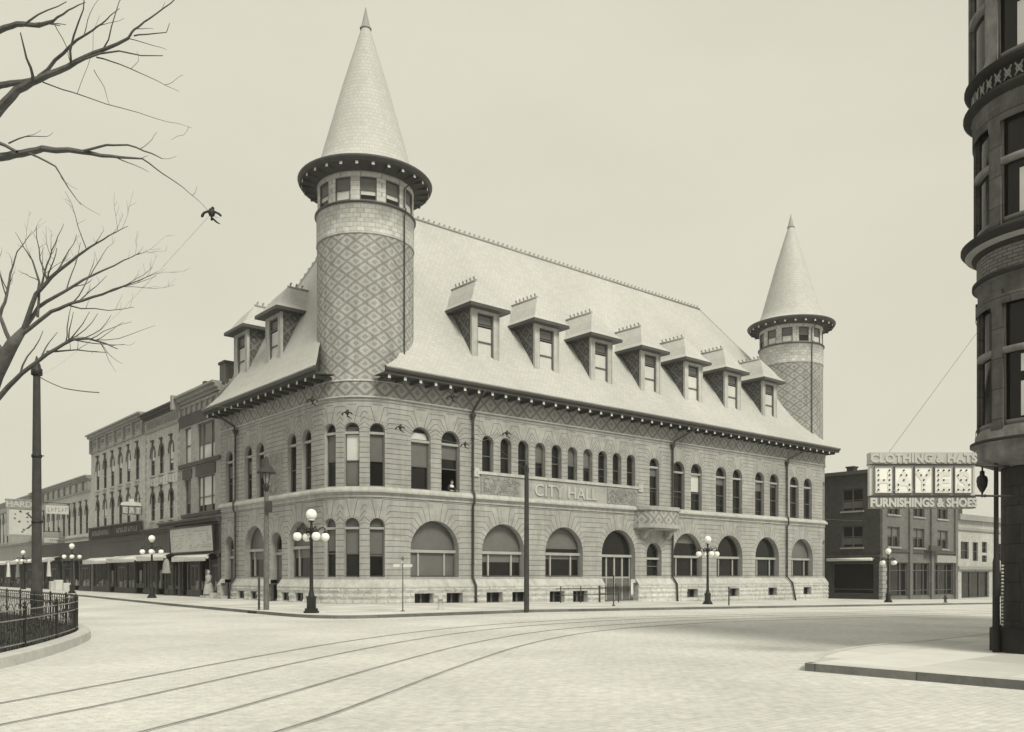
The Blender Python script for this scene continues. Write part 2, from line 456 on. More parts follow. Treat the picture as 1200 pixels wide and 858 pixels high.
kerbA = [(130, -14.8), (60, -14.8), (12, -14.8), (0, -15), (-7.2, -15)] + smooth([(-7.2, -15), (-9.6, -14.9), (-10.6, -13), (-10.4, -8)], 2)[1:] + [(-10.2, -3), (-9.9, 5), (-8.2, 30), (-7.6, 70), (-7.2, 125)]
pavement('sidewalk', kerbA[::-1], [(130, 40), (20, 125)], .13)
kc = [touv(*p) for p in [(7.7, 13.26), (5.36, 15.8)]]
kD = [touv(*p) for p in [(10.2, 21.4), (13.2, 24.0)]]
dn_ = Vector((kc[0][0]-kc[1][0], kc[0][1]-kc[1][1])).normalized(); ex = Vector((kD[1][0]-kD[0][0], kD[1][1]-kD[0][1])).normalized()
near = (kc[0][0]+dn_.x*30, kc[0][1]+dn_.y*30); far = (kD[1][0]+ex.x*90, kD[1][1]+ex.y*90)
cm = [touv(*p) for p in [(5.75, 16.7), (6.6, 18.2), (8.2, 20.0)]]
kerbB = [near, kc[0], kc[1]] + smooth([kc[1]]+cm+[kD[0]], 2)[1:-1] + [kD[0], kD[1], far]
pavement('corner_sidewalk', kerbB[::-1], [(near[0]+60, near[1])], .14)

# park: kerb ring, lawn
PK = [(-9.9, -25), (-9.2, -10), (-9.05, 2), (-9.25, 10), (-9.46, 15.97), (-9.85, 18.1), (-10.5, 20.6), (-11.35, 23.3), (-12.25, 25.2), (-14.4, 28.6), (-25, 41.1), (-60, 83)]
PKu = densify(smooth([touv(*p) for p in PK], 2), .8)
nn = normals2(PKu)          # left of travel = park side
ins = lambda d: [(p[0]+n[0]*d, p[1]+n[1]*d) for p, n in zip(PKu, nn)]
k = MB()
o0, o1, o2 = ins(0), ins(.03), ins(.32)
for i in range(len(PKu)-1):
    for (P0, P1, z0, z1) in ((o0, o1, -.05, .2), (o1, ins(.08), .2, .23), (ins(.08), o2, .23, .24), (o2, o2, .24, 0)):
        k.face([uvw(*P0[i], z0), uvw(*P0[i+1], z0), uvw(*P1[i+1], z1), uvw(*P1[i], z1)], 0)
structure(k.build('park_kerb', 'kerb_pale'))
lawn = ins(.28)
mb = MB(); terrain_poly(mb, lawn+[(lawn[-1][0]-60, lawn[-1][1]), (lawn[0][0]-60, lawn[0][1])], .17)
structure(mb.build('lawn', 'grass_blade', merge=False))
gb = MB(); rg = random.Random(3)
from mathutils.geometry import tessellate_polygon
for i in range(9000):
    y = rg.uniform(9, 34); x = rg.uniform(-26, -9.3)
    if x > -.56*y: pass
    u, v = touv(x, y)
    # inside test: distance to the nearest kerb point on its park side
    j = min(range(0, len(PKu), 2), key=lambda q: (PKu[q][0]-u)**2+(PKu[q][1]-v)**2)
    if (u-PKu[j][0])*nn[j][0]+(v-PKu[j][1])*nn[j][1] < .36: continue
    if x < -.64*y: continue
    h = rg.uniform(.05, .13); a = rg.uniform(0, PI); wd = .02
    dx, dy = math.cos(a)*wd, math.sin(a)*wd; lx, ly = rg.uniform(-.05, .05), rg.uniform(-.05, .05)
    gb.face([(x-dx, y-dy, .17), (x+dx, y+dy, .17), (x+lx, y+ly, .17+h)])
o = gb.build('grass', 'grass_blade', merge=False); o['kind'] = 'stuff'

# tram tracks
T4 = [(-4.6, 2), (-3.9, 5), (-2.62, 9.7), (-2.2, 11), (-.96, 17), (.45, 22.4), (2.7, 27.4), (6.4, 31.2), (13, 36.5), (22.5, 43.9), (60, 75.6)]
T4 = smooth(T4, 2)
def offs(pl, d):
    n = normals2(pl); return [(p[0]+q[0]*d, p[1]+q[1]*d) for p, q in zip(pl, n)]
def track(pl, gap):
    mb = MB()
    for d in (0, gap):
        c = densify(offs(pl, d), 1.2)
        a, b = offs(c, -.021), offs(c, .021); a2, b2 = offs(c, -.055), offs(c, .055)
        for i in range(len(c)-1):
            z = [gz(*c[i])+.006, gz(*c[i+1])+.006]
            rz = [gz(*c[i])+.010, gz(*c[i+1])+.010]
            mb.face([(*a2[i], z[0]), (*b2[i], z[0]), (*b2[i+1], z[1]), (*a2[i+1], z[1])], 1)
            mb.face([(*a[i], rz[0]), (*b[i], rz[0]), (*b[i+1], rz[1]), (*a[i+1], rz[1])], 0)
    structure(mb.build('tram_track', ['rail_steel', 'track_bed'], merge=False))
mat('track_bed', .47, var=.35, scale=1.2, bump=.1)
track(T4, 1.45)
track(offs(T4, 3.0+.35), 1.45)

# ------------------------------------------------------------ city hall
RC = 3.0; ARC = RC*PI/2; U2 = 46.0
def PW(s, z, d=0):
    if s < -ARC: return Vector((-RC-d, -(s+ARC), z))
    if s < 0: t = s/RC; return Vector(((RC+d)*math.sin(t), -(RC+d)*math.cos(t), z))
    if s <= U2: return Vector((s, -RC-d, z))
    if s < U2+ARC: t = (s-U2)/RC; return Vector((U2+(RC+d)*math.sin(t), -(RC+d)*math.cos(t), z))
    return Vector((U2+RC+d, s-U2-ARC, z))
def Prot(s):
    if s < -ARC: return -PI/2
    if s < 0: return s/RC
    if s <= U2: return 0
    if s < U2+ARC: return (s-U2)/RC
    return PI/2
SW = lambda v: -ARC-v        # path position of a point of the west wall
S0, S1 = SW(14.78), U2+ARC+12
ARCB = [-ARC+ARC*k/12 for k in range(13)] + [U2+ARC*k/12 for k in range(13)]
ORIG = uvw(0, 0, 0)
hall = thing('city_hall', 'long pale stone city hall with two conical corner towers and a row of dormers', 'city hall', (ORIG.x, ORIG.y, 0), None, ROT)

up_big = [(1.96, 1.39), (4.12, 1.37), (22.89, 1.1), (25.73, 1.4), (27.89, 1.38), (31.07, 1.39), (33.28, 1.33), (36.44, 1.33), (38.60, 1.33), (41.74, 1.4), (43.95, 1.4)]
up_small = [7.0+1.478*k for k in range(10)]
up_west = [(13.40, 1.28), (10.17, 1.2), (8.28, 1.18), (3.68, 1.18), (1.73, 1.18)]
rnd = [-RC*math.radians(a) for a in (17.8, 45.7, 73.2)]
rnd2 = [U2+RC*math.radians(a) for a in (17.8, 45.7, 73.2)]
low_arch = [2.98, 8.30, 13.64, 26.83, 32.23, 37.57, 43.03]
low_west = [(9.23, 3.06), (2.70, 3.02)]
OPS2 = [Op(c-w/2, c+w/2, 6.80, 10.48) for c, w in up_big] + [Op(c-.455, c+.455, 8.24, 10.5) for c in up_small]
OPS2 += [Op(SW(c)-w/2, SW(c)+w/2, 6.78, 10.42) for c, w in up_west] + [Op(c-.44, c+.44, 6.80, 10.42) for c in rnd+rnd2]
OPS1 = [Op(c-1.755, c+1.755, 1.63, 5.0) for c in low_arch] + [Op(17.25, 20.76, -.2, 5.0), Op(22.02, 23.71, 1.66, 4.18)]
OPS1 += [Op(SW(c)-w/2, SW(c)+w/2, 1.6, 5.0) for c, w in low_west] + [Op(SW(14.14), SW(12.58), .3, 4.46), Op(SW(6.69), SW(5.06), -.2, 4.46)]
OPS1 += [Op(c-.44, c+.44, 1.63, 5.0) for c in rnd+rnd2]
PL_DOORS = [Op(17.25, 20.76, -2, 3, False), Op(SW(14.14), SW(12.58), .3, 3, False), Op(SW(6.69), SW(5.06), -2, 3, False)]
base_w = [(1.98, 1.33), (4.21, 1.2), (7.31, 1.3), (9.41, 1.3), (27.02, 1.3), (32.44, 1.3), (37.91, 1.3), (43.36, 1.3)]
OPSB = [Op(c-w/2, c+w/2, .02, .68, False) for c, w in base_w] + [Op(12.0, 13.35, -.32, .68, False), Op(14.15, 15.55, -.35, .68, False)]
OPSB += [Op(SW(c)-.5, SW(c)+.5, .2, .7, False) for c in (10.61, 8.59, 3.96, 2.08)]

mb = MB()
wall_scan(mb, PW, S0, S1, 6.5, 11.9, OPS2, 0, 0, ARCB, .42, 0)
wall_scan(mb, PW, S0, S1, 1.45, 6.5, OPS1, 0, 0, ARCB, .55, 0)
# joints of the ashlar and stepped voussoirs: flat strips painted as shaded grooves
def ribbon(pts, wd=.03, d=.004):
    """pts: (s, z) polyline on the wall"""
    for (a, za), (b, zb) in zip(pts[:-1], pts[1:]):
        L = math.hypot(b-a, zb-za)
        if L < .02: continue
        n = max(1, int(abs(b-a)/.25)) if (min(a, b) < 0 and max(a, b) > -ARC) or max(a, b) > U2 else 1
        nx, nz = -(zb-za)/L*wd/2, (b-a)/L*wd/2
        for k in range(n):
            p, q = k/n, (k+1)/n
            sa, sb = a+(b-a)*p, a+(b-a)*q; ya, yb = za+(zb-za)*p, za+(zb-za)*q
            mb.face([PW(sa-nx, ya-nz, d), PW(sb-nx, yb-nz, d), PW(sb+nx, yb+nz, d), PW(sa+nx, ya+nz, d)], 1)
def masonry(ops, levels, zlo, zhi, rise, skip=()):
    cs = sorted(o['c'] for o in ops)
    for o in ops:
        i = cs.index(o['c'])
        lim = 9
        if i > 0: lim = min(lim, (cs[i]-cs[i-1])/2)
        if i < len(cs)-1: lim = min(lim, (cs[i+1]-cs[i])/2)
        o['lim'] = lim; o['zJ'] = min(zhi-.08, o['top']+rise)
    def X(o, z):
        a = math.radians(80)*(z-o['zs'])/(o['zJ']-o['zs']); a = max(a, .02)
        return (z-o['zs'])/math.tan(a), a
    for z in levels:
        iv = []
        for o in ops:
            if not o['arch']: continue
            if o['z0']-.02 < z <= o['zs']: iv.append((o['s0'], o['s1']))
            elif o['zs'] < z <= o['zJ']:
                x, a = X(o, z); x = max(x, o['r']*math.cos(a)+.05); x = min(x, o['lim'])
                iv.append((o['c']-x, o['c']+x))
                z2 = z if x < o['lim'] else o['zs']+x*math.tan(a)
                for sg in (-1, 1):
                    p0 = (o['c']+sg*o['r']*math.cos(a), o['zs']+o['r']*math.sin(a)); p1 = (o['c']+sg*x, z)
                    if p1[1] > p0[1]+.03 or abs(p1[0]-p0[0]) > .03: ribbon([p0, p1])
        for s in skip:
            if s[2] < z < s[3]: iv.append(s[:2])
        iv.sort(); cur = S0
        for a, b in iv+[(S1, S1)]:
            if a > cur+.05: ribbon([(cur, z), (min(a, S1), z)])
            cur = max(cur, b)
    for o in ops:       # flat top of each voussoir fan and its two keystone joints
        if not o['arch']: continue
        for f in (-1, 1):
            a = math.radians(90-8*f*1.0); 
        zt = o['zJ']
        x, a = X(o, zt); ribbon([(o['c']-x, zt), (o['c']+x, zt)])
rngj = random.Random(5)
def lv(z0, z1, st):
    out = []; z = z0
    while z < z1: out.append(z); z += st
    return out
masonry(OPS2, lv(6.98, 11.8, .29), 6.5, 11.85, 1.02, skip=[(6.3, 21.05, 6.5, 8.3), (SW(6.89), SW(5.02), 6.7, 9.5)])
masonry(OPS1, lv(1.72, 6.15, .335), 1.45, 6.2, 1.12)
mb.build('wall', ['stone', 'joint_shade'], hall)

# plinth and sloping water table
mb = MB()
gbase = lambda s: gz_u(PW(s, 0).x)-.3
ks = [S0+(S1-S0)*k/60 for k in range(61)]
wall_scan(mb, PW, S0, S1, gbase, 1.07, OPSB+[dict(o, zs=1.2) for o in PL_DOORS], .3, 0, ARCB+ks, .5, 0)
rj = random.Random(9)
def inop(s, ops, pad=.02): return any(o['s0']-pad < s < o['s1']+pad for o in ops)
# rock-faced stones, each a bevelled block proud of the plinth
for ci, (z0, z1) in enumerate(((-.75, -.38), (-.36, .0), (.02, .36), (.38, .7), (.72, 1.05))):
    s = S0+rj.uniform(0, .4)
    while s < S1-.3:
        L = rj.uniform(.6, 1.35)
        a, b = s+.012, min(s+L-.012, S1); s += L
        cuts = [(a, b)]
        for o in OPSB+[dict(o, zs=1.2) for o in PL_DOORS]:
            if o['z0'] < z1-.02 and o['zs'] > z0+.02:
                n2 = []
                for p, q in cuts:
                    if q <= o['s0'] or p >= o['s1']: n2.append((p, q))
                    else:
                        if p < o['s0']-.12: n2.append((p, o['s0']-.01))
                        if q > o['s1']+.12: n2.append((o['s1']+.01, q))
                cuts = n2
        for p, q in cuts:
            if z1 < gz_u(PW(p, 0).x): continue
            nseg = max(1, int((q-p)/.3)); dd = [rj.uniform(.03, .085) for _ in range(nseg+1)]
            zz = [rj.uniform(.3, .7) for _ in range(nseg+1)]
            bv = .045
            xs = [p+bv+(q-p-2*bv)*k/nseg for k in range(nseg+1)]
            for k in range(nseg):
                A, B = xs[k], xs[k+1]; zm = z0+(z1-z0)*.5
                dA, dB = .3+dd[k], .3+dd[k+1]
                mb.face([PW(A, z0, .302), PW(B, z0, .302), PW(B, zm, dB), PW(A, zm, dA)], 0)
                mb.face([PW(A, zm, dA), PW(B, zm, dB), PW(B, z1, .302), PW(A, z1, .302)], 0)
            for X_, Y_, D in ((p, xs[0], dd[0]), (q, xs[-1], dd[-1])):
                zm = z0+(z1-z0)*.5
                mb.face([PW(X_, z0, .302), PW(Y_, zm, .3+D), PW(X_, z1, .302)], 0)
                mb.face([PW(X_, z0, .302), PW(Y_, z0, .302), PW(Y_, zm, .3+D)], 0); mb.face([PW(X_, z1, .302), PW(Y_, zm, .3+D), PW(Y_, z1, .302)], 0)
def strip(mb, prof, ss, m=0, Pf=PW, closed_ends=True):
    """sweep a (d, z) profile along the wall path; ss: list of positions; prof items may carry a material"""
    for a, b in zip(ss[:-1], ss[1:]):
        for p, q in zip(prof[:-1], prof[1:]):
            mb.face([Pf(a, p[1], p[0]), Pf(b, p[1], p[0]), Pf(b, q[1], q[0]), Pf(a, q[1], q[0])], p[2] if len(p) > 2 else m, [(a, p[1]-p[0]), (b, p[1]-p[0]), (b, q[1]-q[0]), (a, q[1]-q[0])])
    if closed_ends:
        for s_ in (ss[0], ss[-1]):
            mb.face([Pf(s_, p[1], p[0]) for p in prof]+[Pf(s_, prof[0][1], .0), ], m)
def spans(a, b, cuts, extra=()):
    segs = []; cur = a
    for c0, c1 in sorted(cuts):
        if c1 < a or c0 > b: continue
        if c0 > cur: segs.append((cur, c0))
        cur = max(cur, c1)
    if cur < b: segs.append((cur, b))
    return [[p]+[x for x in ARCB+list(extra) if p < x < q]+[q] for p, q in segs]
mw = MB()
for ss in spans(S0, S1, [(o['s0'], o['s1']) for o in PL_DOORS]):
    strip(mw, [(.28, 1.0), (.345, 1.0), (.345, 1.08), (.30, 1.12), (.03, 1.5), (.0, 1.5)], ss)
mb.build('plinth', ['rock_face'], hall); mw.build('water_table', 'pale_stone', hall)
mw = MB()
strip(mw, [(0, 6.2), (.07, 6.2), (.07, 6.30), (.04, 6.34), (.05, 6.44), (.27, 6.47), (.28, 6.56), (.25, 6.64), (.12, 6.74), (.12, 6.79), (0, 6.79)], [S0]+[x for x in ARCB if S0 < x < S1]+[S1])
mw.build('belt_course', 'pale_stone', hall)
# patterned frieze under the eaves, bent round the towers
mf = MB()
for a, b in zip(([S0]+ARCB+[S1])[:-1], ([S0]+ARCB+[S1])[1:]):
    if b-a < 1e-3: continue
    tower = (-ARC-.01 < a and b < .01) or (a > U2-.01 and b < U2+ARC+.01)
    zt = 12.8 if tower else 13.06
    mf.face([PW(a, 11.93, .06), PW(b, 11.93, .06), PW(b, zt, .06), PW(a, zt, .06)], 0, [(a, 11.93), (b, 11.93), (b, zt), (a, zt)])
    for (d0, z0), (d1, z1) in zip([(0, 11.84), (.1, 11.84), (.1, 11.93)], [(.1, 11.84), (.1, 11.93), (.06, 11.93)]):
        mf.face([PW(a, z0, d0), PW(b, z0, d0), PW(b, z1, d1), PW(a, z1, d1)], 1)
mf.build('frieze', ['diamond_frieze', 'pale_stone'], hall)
# ---- windows and doors of the hall
rw = random.Random(11)
SC, SWH = 'shade_cloth', 'shade_white'
def tall(s, w, sill, top, y=.3, shades=(), open_below=None, d=0):
    r = w/2; hs = top-sill-r
    tr = (hs-.20, hs-.06)
    return window(hall, PW(s, sill, d), Prot(s), w, hs, True, y, .075, (hs*.46,), (), tr, shades, open_below=open_below)
for i, (c, wd) in enumerate(up_big):
    hs = 10.48-6.8-wd/2
    sh = {0: [(hs*.46, hs-.2, SC)], 1: [(hs*.66, hs-.2, SC)], 5: [(hs*.75, hs-.2, SC)], 4: [(hs*.5, hs-.2, SWH)]}.get(i, [(hs*rw.uniform(.6, .9), hs-.2, SC)] if rw.random() < .5 else [])
    if i == 0: sh.append((hs, hs+wd*.27, SWH))
    tall(c, wd, 6.8, 10.48, shades=sh, open_below=hs*.46 if i == 1 else None)
# the opened window: a dark room behind it
c1 = up_big[1][0]
mb = MB()
for q in ([(c1-1.2,-2.66,5.7),(c1+1.2,-2.66,5.7),(c1+1.2,0,5.7),(c1-1.2,0,5.7)], [(c1-1.2,0,5.7),(c1+1.2,0,5.7),(c1+1.2,0,9.6),(c1-1.2,0,9.6)], [(c1-1.2,-2.66,5.7),(c1-1.2,0,5.7),(c1-1.2,0,9.6),(c1-1.2,-2.66,9.6)], [(c1+1.2,-2.66,5.7),(c1+1.2,0,5.7),(c1+1.2,0,9.6),(c1+1.2,-2.66,9.6)], [(c1-1.2,-2.66,9.6),(c1+1.2,-2.66,9.6),(c1+1.2,0,9.6),(c1-1.2,0,9.6)]):
    mb.face(q)
mb.build('room', 'room_dark', hall)
for c in up_small:
    r = .455; hs = 10.5-8.24-r
    window(hall, PW(c, 8.24), 0, .91, hs, True, .32, .06, (hs*.55,), (), None, [(hs*rw.uniform(.5, .8), hs+.5, SC)] if rw.random() < .4 else [])
for c, wd in up_west: tall(SW(c), wd, 6.78, 10.42, shades=[(rw.uniform(1.3, 2), 2.6, SC)] if rw.random() < .7 else [])
for k, c in enumerate(rnd):
    tall(c, .88, 6.80, 10.42, shades=[[(1.45, 2.95, SC)], [(.1, 1.4, SC), (1.45, 2.95, SWH), (3.05, 3.4, SC)], [(1.5, 2.95, SC)]][k])
    tall(c, .88, 1.63, 5.0, shades=[[(1.2, 2.7, SC), (2.9, 3.4, SC)], [(1.3, 2.7, SC), (2.9, 3.4, SC)], [(1.5, 2.7, SC), (2.9, 3.3, SC)]][k])
for c in rnd2: tall(c, .88, 6.80, 10.42); tall(c, .88, 1.63, 5.0)
def broad(s, w, sill, shades):
    r = w/2; hs = 5.0-sill-r
    return window(hall, PW(s, sill), Prot(s), w, hs, True, .48, .09, (), (-w*.27, w*.27), (hs-.16, hs+.02), shades, pale_mull=True)
for i, c in enumerate(low_arch):
    sh = {0: [(1.66, 3.4, SC), (.1, 1.44, SC)], 1: [(1.66, 3.4, SC), (.95, 1.44, SC)], 2: [(1.9, 3.4, SC), (1.2, 1.44, SC)], 4: [], 6: [(1.66, 3.4, SC)]}.get(i, [(2.6, 3.4, SC)] if i == 3 else [])
    broad(c, 3.51, 1.63, sh)
for c, wd in low_west: broad(SW(c), wd, 1.6, [(1.9, 3.4, SC), (1.2, 1.7, SC)])
window(hall, PW(22.865, 1.66), 0, 1.69, 1.675, True, .42, .08, (.75,), (), (1.25, 1.4), [])
# basement lights
for o in OPSB:
    window(hall, PW(o['c'], o['z0'], .3), Prot(o['c']), o['s1']-o['s0'], o['zs']-o['z0'], False, .42 if o['c'] > 0 else .2, .05, (), (0,), None, [], name='basement_window')
# entrance
def door_part(s, w, z0, hs, yy, leaves, glass_from, top_tr):
    mb = MB()
    ring(mb, outline(w-.004, hs, True), outline(w, hs, True, ins=.1), yy-.07, 0, yy+.03)
    mb.box(-w/2, w/2, yy-.16, yy+.02, top_tr-.09, top_tr+.09, 1)
    xs = [-w/2+.1+(w-.2)*k/leaves for k in range(leaves+1)]
    for x in xs: mb.box(x-.07, x+.07, yy-.06, yy+.025, .02, top_tr-.09, 1 if glass_from < 3 else 0)
    mb.box(-w/2+.1, w/2-.1, yy-.03, yy+.03, .02, glass_from, 2)
    mb.box(-w/2+.1, w/2-.1, yy-.05, yy+.028, glass_from-.06, glass_from+.06, 1)
    for x0, x1 in zip(xs[:-1], xs[1:]):
        for (za, zb) in ((.2, .75), (.85, glass_from-.15)):
            mb.box(x0+.16, x1-.16, yy-.045, yy+.01, za, zb, 2)
    o = mb.build('door', ['sash', 'sash_pale', 'door_wood'], hall, loc=PW(s, z0), rot=Prot(s))
    g = MB(); g.face([(x, yy+.035, z) for x, z in outline(w, hs, True, ins=.02)]); g.build('pane', 'glass', o)
    h = MB(); h.tube([(.12, yy-.06, 1.0), (.12, yy-.12, 1.0), (.12, yy-.12, 1.25), (.12, yy-.06, 1.25)], .018, 6); h.build('handle', 'pipe_iron', o)
    return o
door_part(19.005, 3.51, -.12, 3.365, .5, 4, 1.7, 3.25)
door_part(SW(13.36), 1.56, .3, 3.38, .5, 2, 3.2, 2.7)
door_part(SW(5.875), 1.63, .12, 3.525, .5, 2, 3.2, 3.0)
for k in range(3):
    mb = MB(); mb.bbox(17.35+.0, 20.66, -3.34-.32*(3-k), -3.02, -.4, -.25+.0+.14*k-.12, 0, .02); mb.build('step', 'pale_stone', hall)
mb = MB(); mb.bbox(-3.9, -3.05, 12.62, 14.1, -.05, .28, 0, .03); mb.bbox(-4.25, -3.9, 12.62, 14.1, -.05, .14, 0, .03); mb.build('step', 'pale_stone', hall)
mb = MB(); mb.bbox(-3.75, -3.05, 5.1, 6.65, -.05, .13, 0, .03); mb.build('step', 'pale_stone', hall)

# name panel between the storeys
mb = MB()
mb.box(6.4, 20.92, -3.05, -2.99, 6.79, 8.0, 0)
mb.box(6.1, 21.25, -3.14, -2.99, 8.03, 8.2, 1)
for a in (5.9, 21.15): mb.box(a-.14, a+.36, -3.1, -2.99, 7.85, 8.42, 1)
pn = mb.build('name_panel', ['stone', 'pale_stone'], hall)
rc = random.Random(4)
for a, b in ((6.44, 9.55), (17.76, 20.88)):
    mb = MB(); mb.box(a, b, -3.09, -3.04, 6.82, 7.97, 0)
    cx = (a+b)/2+(.4 if a < 10 else 0)
    for rr in (.16, .3, .42): mb.tube([(cx+rr*math.cos(t*PI/8), -3.1, 7.4+rr*math.sin(t*PI/8)) for t in range(17)], .035, 5)
    for i in range(150):
        x, z = rc.uniform(a+.1, b-.1), rc.uniform(6.9, 7.9); rr = rc.uniform(.04, .11); t0 = rc.uniform(0, 6)
        mb.tube([(x+rr*math.cos(t0+t*.8), -3.1, z+rr*math.sin(t0+t*.8)) for t in range(5)], rc.uniform(.015, .028), 4)
    mb.build('carved_panel', 'carved', pn)
mb = MB(); text_faces(mb, 'CITY HALL', 1.13, .035, lambda x, y, z: (13.76+x, -3.085-z, 6.97+y), 0, .012, xs=1.08)
mb.build('lettering', 'pale_stone', pn, merge=False)
mb = MB()
mb.box(-3.05, -2.99, 5.05, 6.87, 6.8, 9.45, 0)
for i in range(120):
    y, z = rc.uniform(5.15, 6.77), rc.uniform(6.9, 9.35); rr = rc.uniform(.05, .13); t0 = rc.uniform(0, 6)
    mb.tube([(-3.06, y+rr*math.cos(t0+t*.8), z+rr*math.sin(t0+t*.8)) for t in range(5)], .025, 4)
mb.build('carved_panel', 'carved', hall)

# balcony over the small window
bo = [(20.62, -3.02), (20.72, -3.35), (21.2, -3.98), (21.6, -4.15), (24.2, -4.15), (24.55, -3.98), (24.62, -3.02)]
def grow(pl, d): 
    cx_, cy_ = 22.7, -3.0
    return [(x+(x-cx_)/abs(x-cx_)*d*min(1, abs(x-cx_)), y-d if y < -3.1 else y) for x, y in pl]
mb = MB()
mb.prism(bo, 5.5, 6.5, 0)
mb.prism(grow(bo, .08), 5.2, 5.5, 1); mb.prism(grow(bo, -.1), 5.08, 5.2, 1)
mb.prism(grow(bo, .10), 6.5, 6.6, 1); mb.prism(grow(bo, .04), 6.6, 6.78, 1)
bal = mb.build('balcony', ['diamond_frieze', 'stone'], hall)
for u in (21.45, 24.15):
    mb = MB()
    pr = [(-3.02, 4.45), (-3.3, 4.5), (-3.5, 4.68), (-3.62, 4.9), (-3.95, 5.0), (-4.05, 5.08), (-3.02, 5.08)]
    for x, sg in ((u-.17, 1), (u+.17, -1)): mb.face([(x, y, z) for y, z in pr])
    for p, q in zip(pr, pr[1:]+pr[:1]): mb.face([(u-.17, *p), (u+.17, *p), (u+.17, *q), (u-.17, *q)])
    mb.build('bracket', 'stone', bal)

# ---- roof
def PZ(f):
    T = [(0, 13.40), (.05, 13.78), (.1, 14.24), (.16, 14.92), (.22, 15.68), (.29, 16.66), (.36, 17.70), (1, 27.0)]
    for (a, za), (b, zb) in zip(T[:-1], T[1:]):
        if f <= b: return za+(zb-za)*(f-a)/(b-a)
    return 27.0
FS = [0, .025, .05, .1, .16, .22, .29, .36, .5, .62, .75, .88, 1]
vS = lambda f: -4.2+10.1*f
uW = lambda f: -4.2+7.1*f
vN = lambda f: 15.0-9.1*f
uE = lambda f: 50.2-10.4*f
mb = MB(); CL = -.8
def cut(v, tip, end):      # the roof edge is notched back from its tip to the shaft of the tower
    q = min(1, max(0, (v+4.2)/1.45)); return tip+(end-tip)*q
cS = lambda v: cut(v, -1.25, .8)
cW = lambda u: cut(u, -1.7, .55)
for a, b in zip(FS[:-1], FS[1:]):
    za, zb = PZ(a), PZ(b)
    L = lambda f: max(uW(f), cS(vS(f))) if vS(f) < 1.2 else uW(f)
    Rr = lambda f: min(uE(f), U2-cS(vS(f))) if vS(f) < 1.2 else uE(f)
    lenf = lambda f: 16*f
    mb.face([(L(a), vS(a), za), (Rr(a), vS(a), za), (Rr(b), vS(b), zb), (L(b), vS(b), zb)], 0, [(L(a), lenf(a)), (Rr(a), lenf(a)), (Rr(b), lenf(b)), (L(b), lenf(b))])
    Lv = lambda f: max(vS(f), cW(uW(f))) if uW(f) < 1.2 else vS(f)
    mb.face([(uW(a), vN(a), za), (uW(a), Lv(a), za), (uW(b), Lv(b), zb), (uW(b), vN(b), zb)], 0, [(vN(a), lenf(a)), (Lv(a), lenf(a)), (Lv(b), lenf(b)), (vN(b), lenf(b))])
    mb.face([(uE(a), vN(a), za), (uW(a), vN(a), za), (uW(b), vN(b), zb), (uE(b), vN(b), zb)], 0)
    mb.face([(uE(a), max(vS(a), CL), za), (uE(a), vN(a), za), (uE(b), vN(b), zb), (uE(b), max(vS(b), CL), zb)], 0)
# closed ends of the eaves beside the towers
FC = [k*.0145 for k in range(11)]
for sg in (0, 1):
    pts = [(cS(vS(f)) if sg == 0 else U2-cS(vS(f)), vS(f), PZ(f)) for f in FC]
    for p, q in zip(pts[:-1], pts[1:]): mb.face([p, q, (q[0], q[1], 12.98), (p[0], p[1], 12.98)], 1)
pts = [(uW(f*1.42), cW(uW(f*1.42)), PZ(f*1.42)) for f in FC]
for p, q in zip(pts[:-1], pts[1:]): mb.face([p, q, (q[0], q[1], 12.98), (p[0], p[1], 12.98)], 1)
roof = mb.build('roof', ['slate', 'eave_wood'], hall)
# eaves: soffit, fascia and gutter
def PE(s, z, d):      # straight eaves paths; d measured outwards from the roof edge
    return Vector((s, -4.2-d, z))
def PWst(s, z, d): return Vector((-4.2-d, -s, z))
def PEast(s, z, d): return Vector((50.2+d, s, z))
prof = [(-1.25, 13.06, 0), (-.12, 12.97, 0), (-.02, 12.97, 0), (-.02, 13.17, 1), (.05, 13.13, 1), (.13, 13.20, 1), (.15, 13.30, 2), (.165, 13.35, 2), (.13, 13.385, 2), (-.05, 13.42, 2)]
mb = MB()
strip(mb, prof, [-1.25, U2+1.25], 0, PE); strip(mb, prof, [-15.0, 1.7], 0, PWst); strip(mb, prof, [CL, 15], 0, PEast)
mb.build('eaves', ['eave_wood', 'gutter', 'gutter_lip'], hall)
bk = MB(); bk.box(-.075, .075, .0, 1.05, -.17, 0, 0); bk.box(-.085, .085, -.03, -.003, -.19, .02, 1)
b0 = bk.build('eave_bracket', ['eave_wood', 'bracket_end'], hall, loc=(0, -4.06, 12.97))
def putb(loc, rot, first=[True]):
    o = b0 if first[0] else b0.copy()
    if not first[0]: COL.objects.link(o); o.parent = hall
    first[0] = False
    o.location = loc; o.rotation_euler = (0, 0, rot)
u = -.9
while u < 46.9: putb((u, -4.06, 12.965), 0); u += 1.06
v = -1.3
while v < 14.9: putb((-4.06, v, 12.965), -PI/2); v += 1.06
